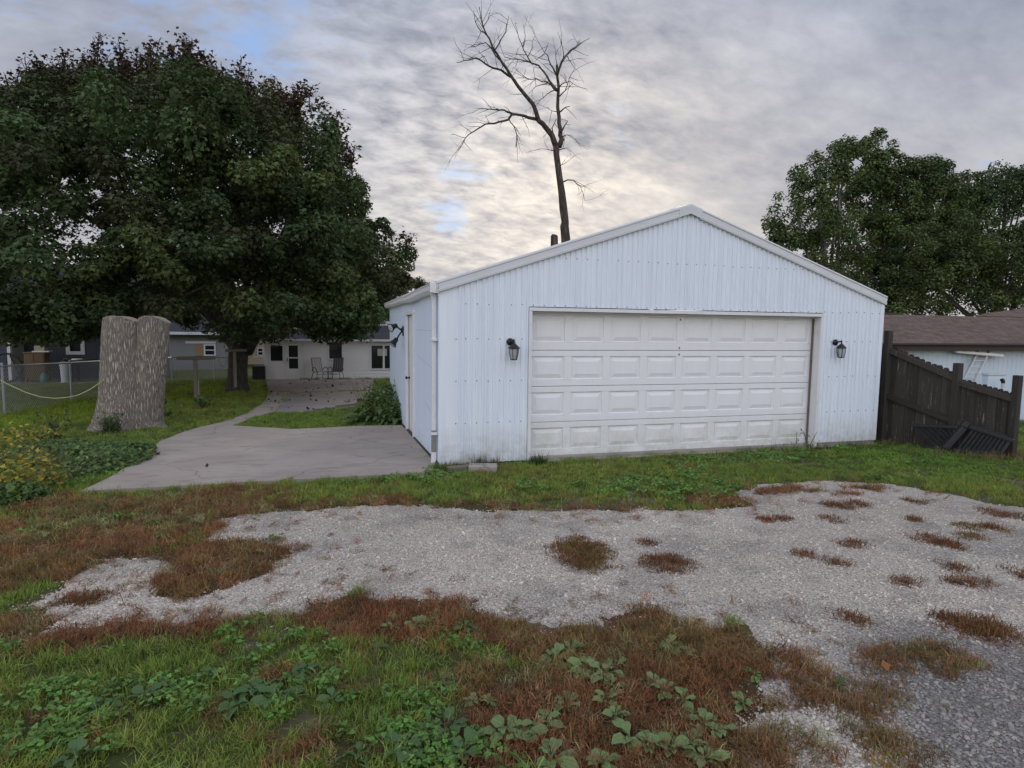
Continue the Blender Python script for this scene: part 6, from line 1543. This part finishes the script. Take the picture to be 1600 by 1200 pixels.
for (u, v, Y) in ((590, 622, 6.0), (605, 624, 6.6), (615, 618, 7.0), (600, 640, 5.6), (620, 632, 5.6), (580, 636, 6.0), (612, 648, 5.2), (575, 650, 5.6), (625, 650, 5.0)):
    p = PY(u, v, Y); p[0] = min(p[0], -.15); cl.append((p, (.34, .34, .28), 260, (.085, .135, .038), (0, -.3, .4)))
V, F, Cc = cloud(cl, .075, False, rw); sb = thing('shrub', 'bushy green weeds heaped against the garage wall behind the hosta', 'shrub', (-.5, 6.1, TZ(-.5, 6.1)))
mesh_np('foliage', V, F, TINTED, Cc, sb); b = MB()
for c_, *_ in cl: b.tube([(c_[0], c_[1], TZ(c_[0], c_[1])-.05), tuple(c_)], [.02, .008], 5)
b.build('stems', plain('shrub_stem', (.07, .06, .04), .8), sb)

# ================================================================== SMALL THINGS
def on(u, v, dz=0.): c = G(u, v); return np.array((c[0], c[1], TZ(c[0], c[1])+dz))
c = on(758, 738); Mx = Matrix.Translation(Vector((c[0], c[1]+.06, c[2]-.01))) @ Matrix.Rotation(R(-14), 4, 'Z')
MB().box((-.20, -.09, 0), (.17, .10, .10), Mx, .01).build('concrete_block', BLOCK, label='old concrete block lying in the grass before the garage', cat='block')
c = on(722, 738); Mx = Matrix.Translation(Vector((c[0], c[1]+.08, c[2]))) @ Matrix.Rotation(R(10), 4, 'Z')
MB().box((-.18, -.06, 0), (.18, .06, .07), Mx, .008).build('landscape_timber', GREYWOOD, label='short grey timber offcut left of the concrete block', cat='timber')
a, b = on(655, 750, .03), on(668, 738, .05); MB().bar(a, b, .03, .02).build('wood_stake', GREYWOOD, label='thin grey stake lying at the foot of the downspout', cat='stake')
c = on(680, 748); fixn(MB().prism([(c[0]+math.cos(k)*r_*.22, c[1]+math.sin(k)*r_*.10, c[2]-.02) for k, r_ in zip(np.arange(0, 6.2, .9), (1, .8, 1.1, .9, 1, .85, 1.05))], (0, 0, .045)).build('broken_paver', BLOCK, label='broken flat paver at the corner of the apron', cat='paver'))
c = on(570, 632); MB().box((c[0]-.22, c[1]-.05, c[2]-.1), (c[0]+.35, c[1]+.09, c[2]+.17), None, .01).build('edging_timber', BROWNWOOD, label='dark squared timber beside the hosta at the patio edge', cat='timber')
for (u0, v0, u1, v1, h, lb) in ((524, 639, 568, 634, .07, 'pale weathered board edging the patio left of the dark timber'), (490, 643.5, 523, 640, .04, 'thin low board edging the lawn island left of the pale board')):
    a, b = on(u0, v0, .03), on(u1, v1, .03); MB().bar(a, b, .05, h*2).build('edging_board', GREYWOOD, label=lb, cat='board')
pts = [on(u, v, .022) for u, v in ((296, 978), (310, 974.5), (325, 973), (338, 967), (350, 955))]; MB().tube(pts, [.006, .006, .005, .004, .003], 5).build('stick', MAPLEBARK, label='thin dark stick lying on the near edge of the gravel', cat='stick')
def fallen(name, pts, s0, cols):
    P = np.array(pts); n = len(P); return leaves(P, np.tile((0, 0, 1.), (n, 1)), s0, np.array(cols)[rw.integers(0, len(cols), n)]*rw.uniform(.6, 1.3, (n, 1)), True, rw)
pp = []
while len(pp) < 85:
    u, v = rw.uniform(418, 585), rw.uniform(596, 645)
    if v > 616 and u > 440 and rw.random() < .55: continue
    c = G(u, v)
    if max(psd(*[np.array([q]) for q in c[:2]], pl)[0] for pl in (SLABN, SLABF, PATH)) > .05: pp.append((c[0], c[1], -.036*c[1]+.065))
V, F, Cc = fallen('x', pp, .11, [(.05, .03, .022), (.09, .055, .03), (.03, .022, .018)])
mesh_np('fallen_leaves', V, F, LEAF, Cc, kind='stuff', label='brown maple leaves scattered over the patio slabs', cat='leaves')
for (u, v, lb) in ((102, 984, 'orange fallen leaf at the far left end of the gravel'), (108, 853, 'tan fallen leaf on the brown grass at the left'), (645, 998, 'small orange leaf in the rusty grass left of the centre'), (1384, 1056, 'curled orange leaf on the mat of dead grass at right'), (247, 714, 'dark curled leaf lying on the apron near its left edge'), (323, 734, 'thin dark leaf lying on the middle of the apron')):
    c = on(u, v, .06); V, F, Cc = leaves(np.array([c]), np.array([(0, -.5, 1.)]), .055 if v > 950 else .085, np.array([(.28, .12, .05) if 'orange' in lb else (.24, .16, .09) if 'tan' in lb else (.05, .035, .03)]), True, rw)
    mesh_np('fallen_leaf', V, F, LEAF, Cc, origin=tuple(c), label=lb, cat='leaf')
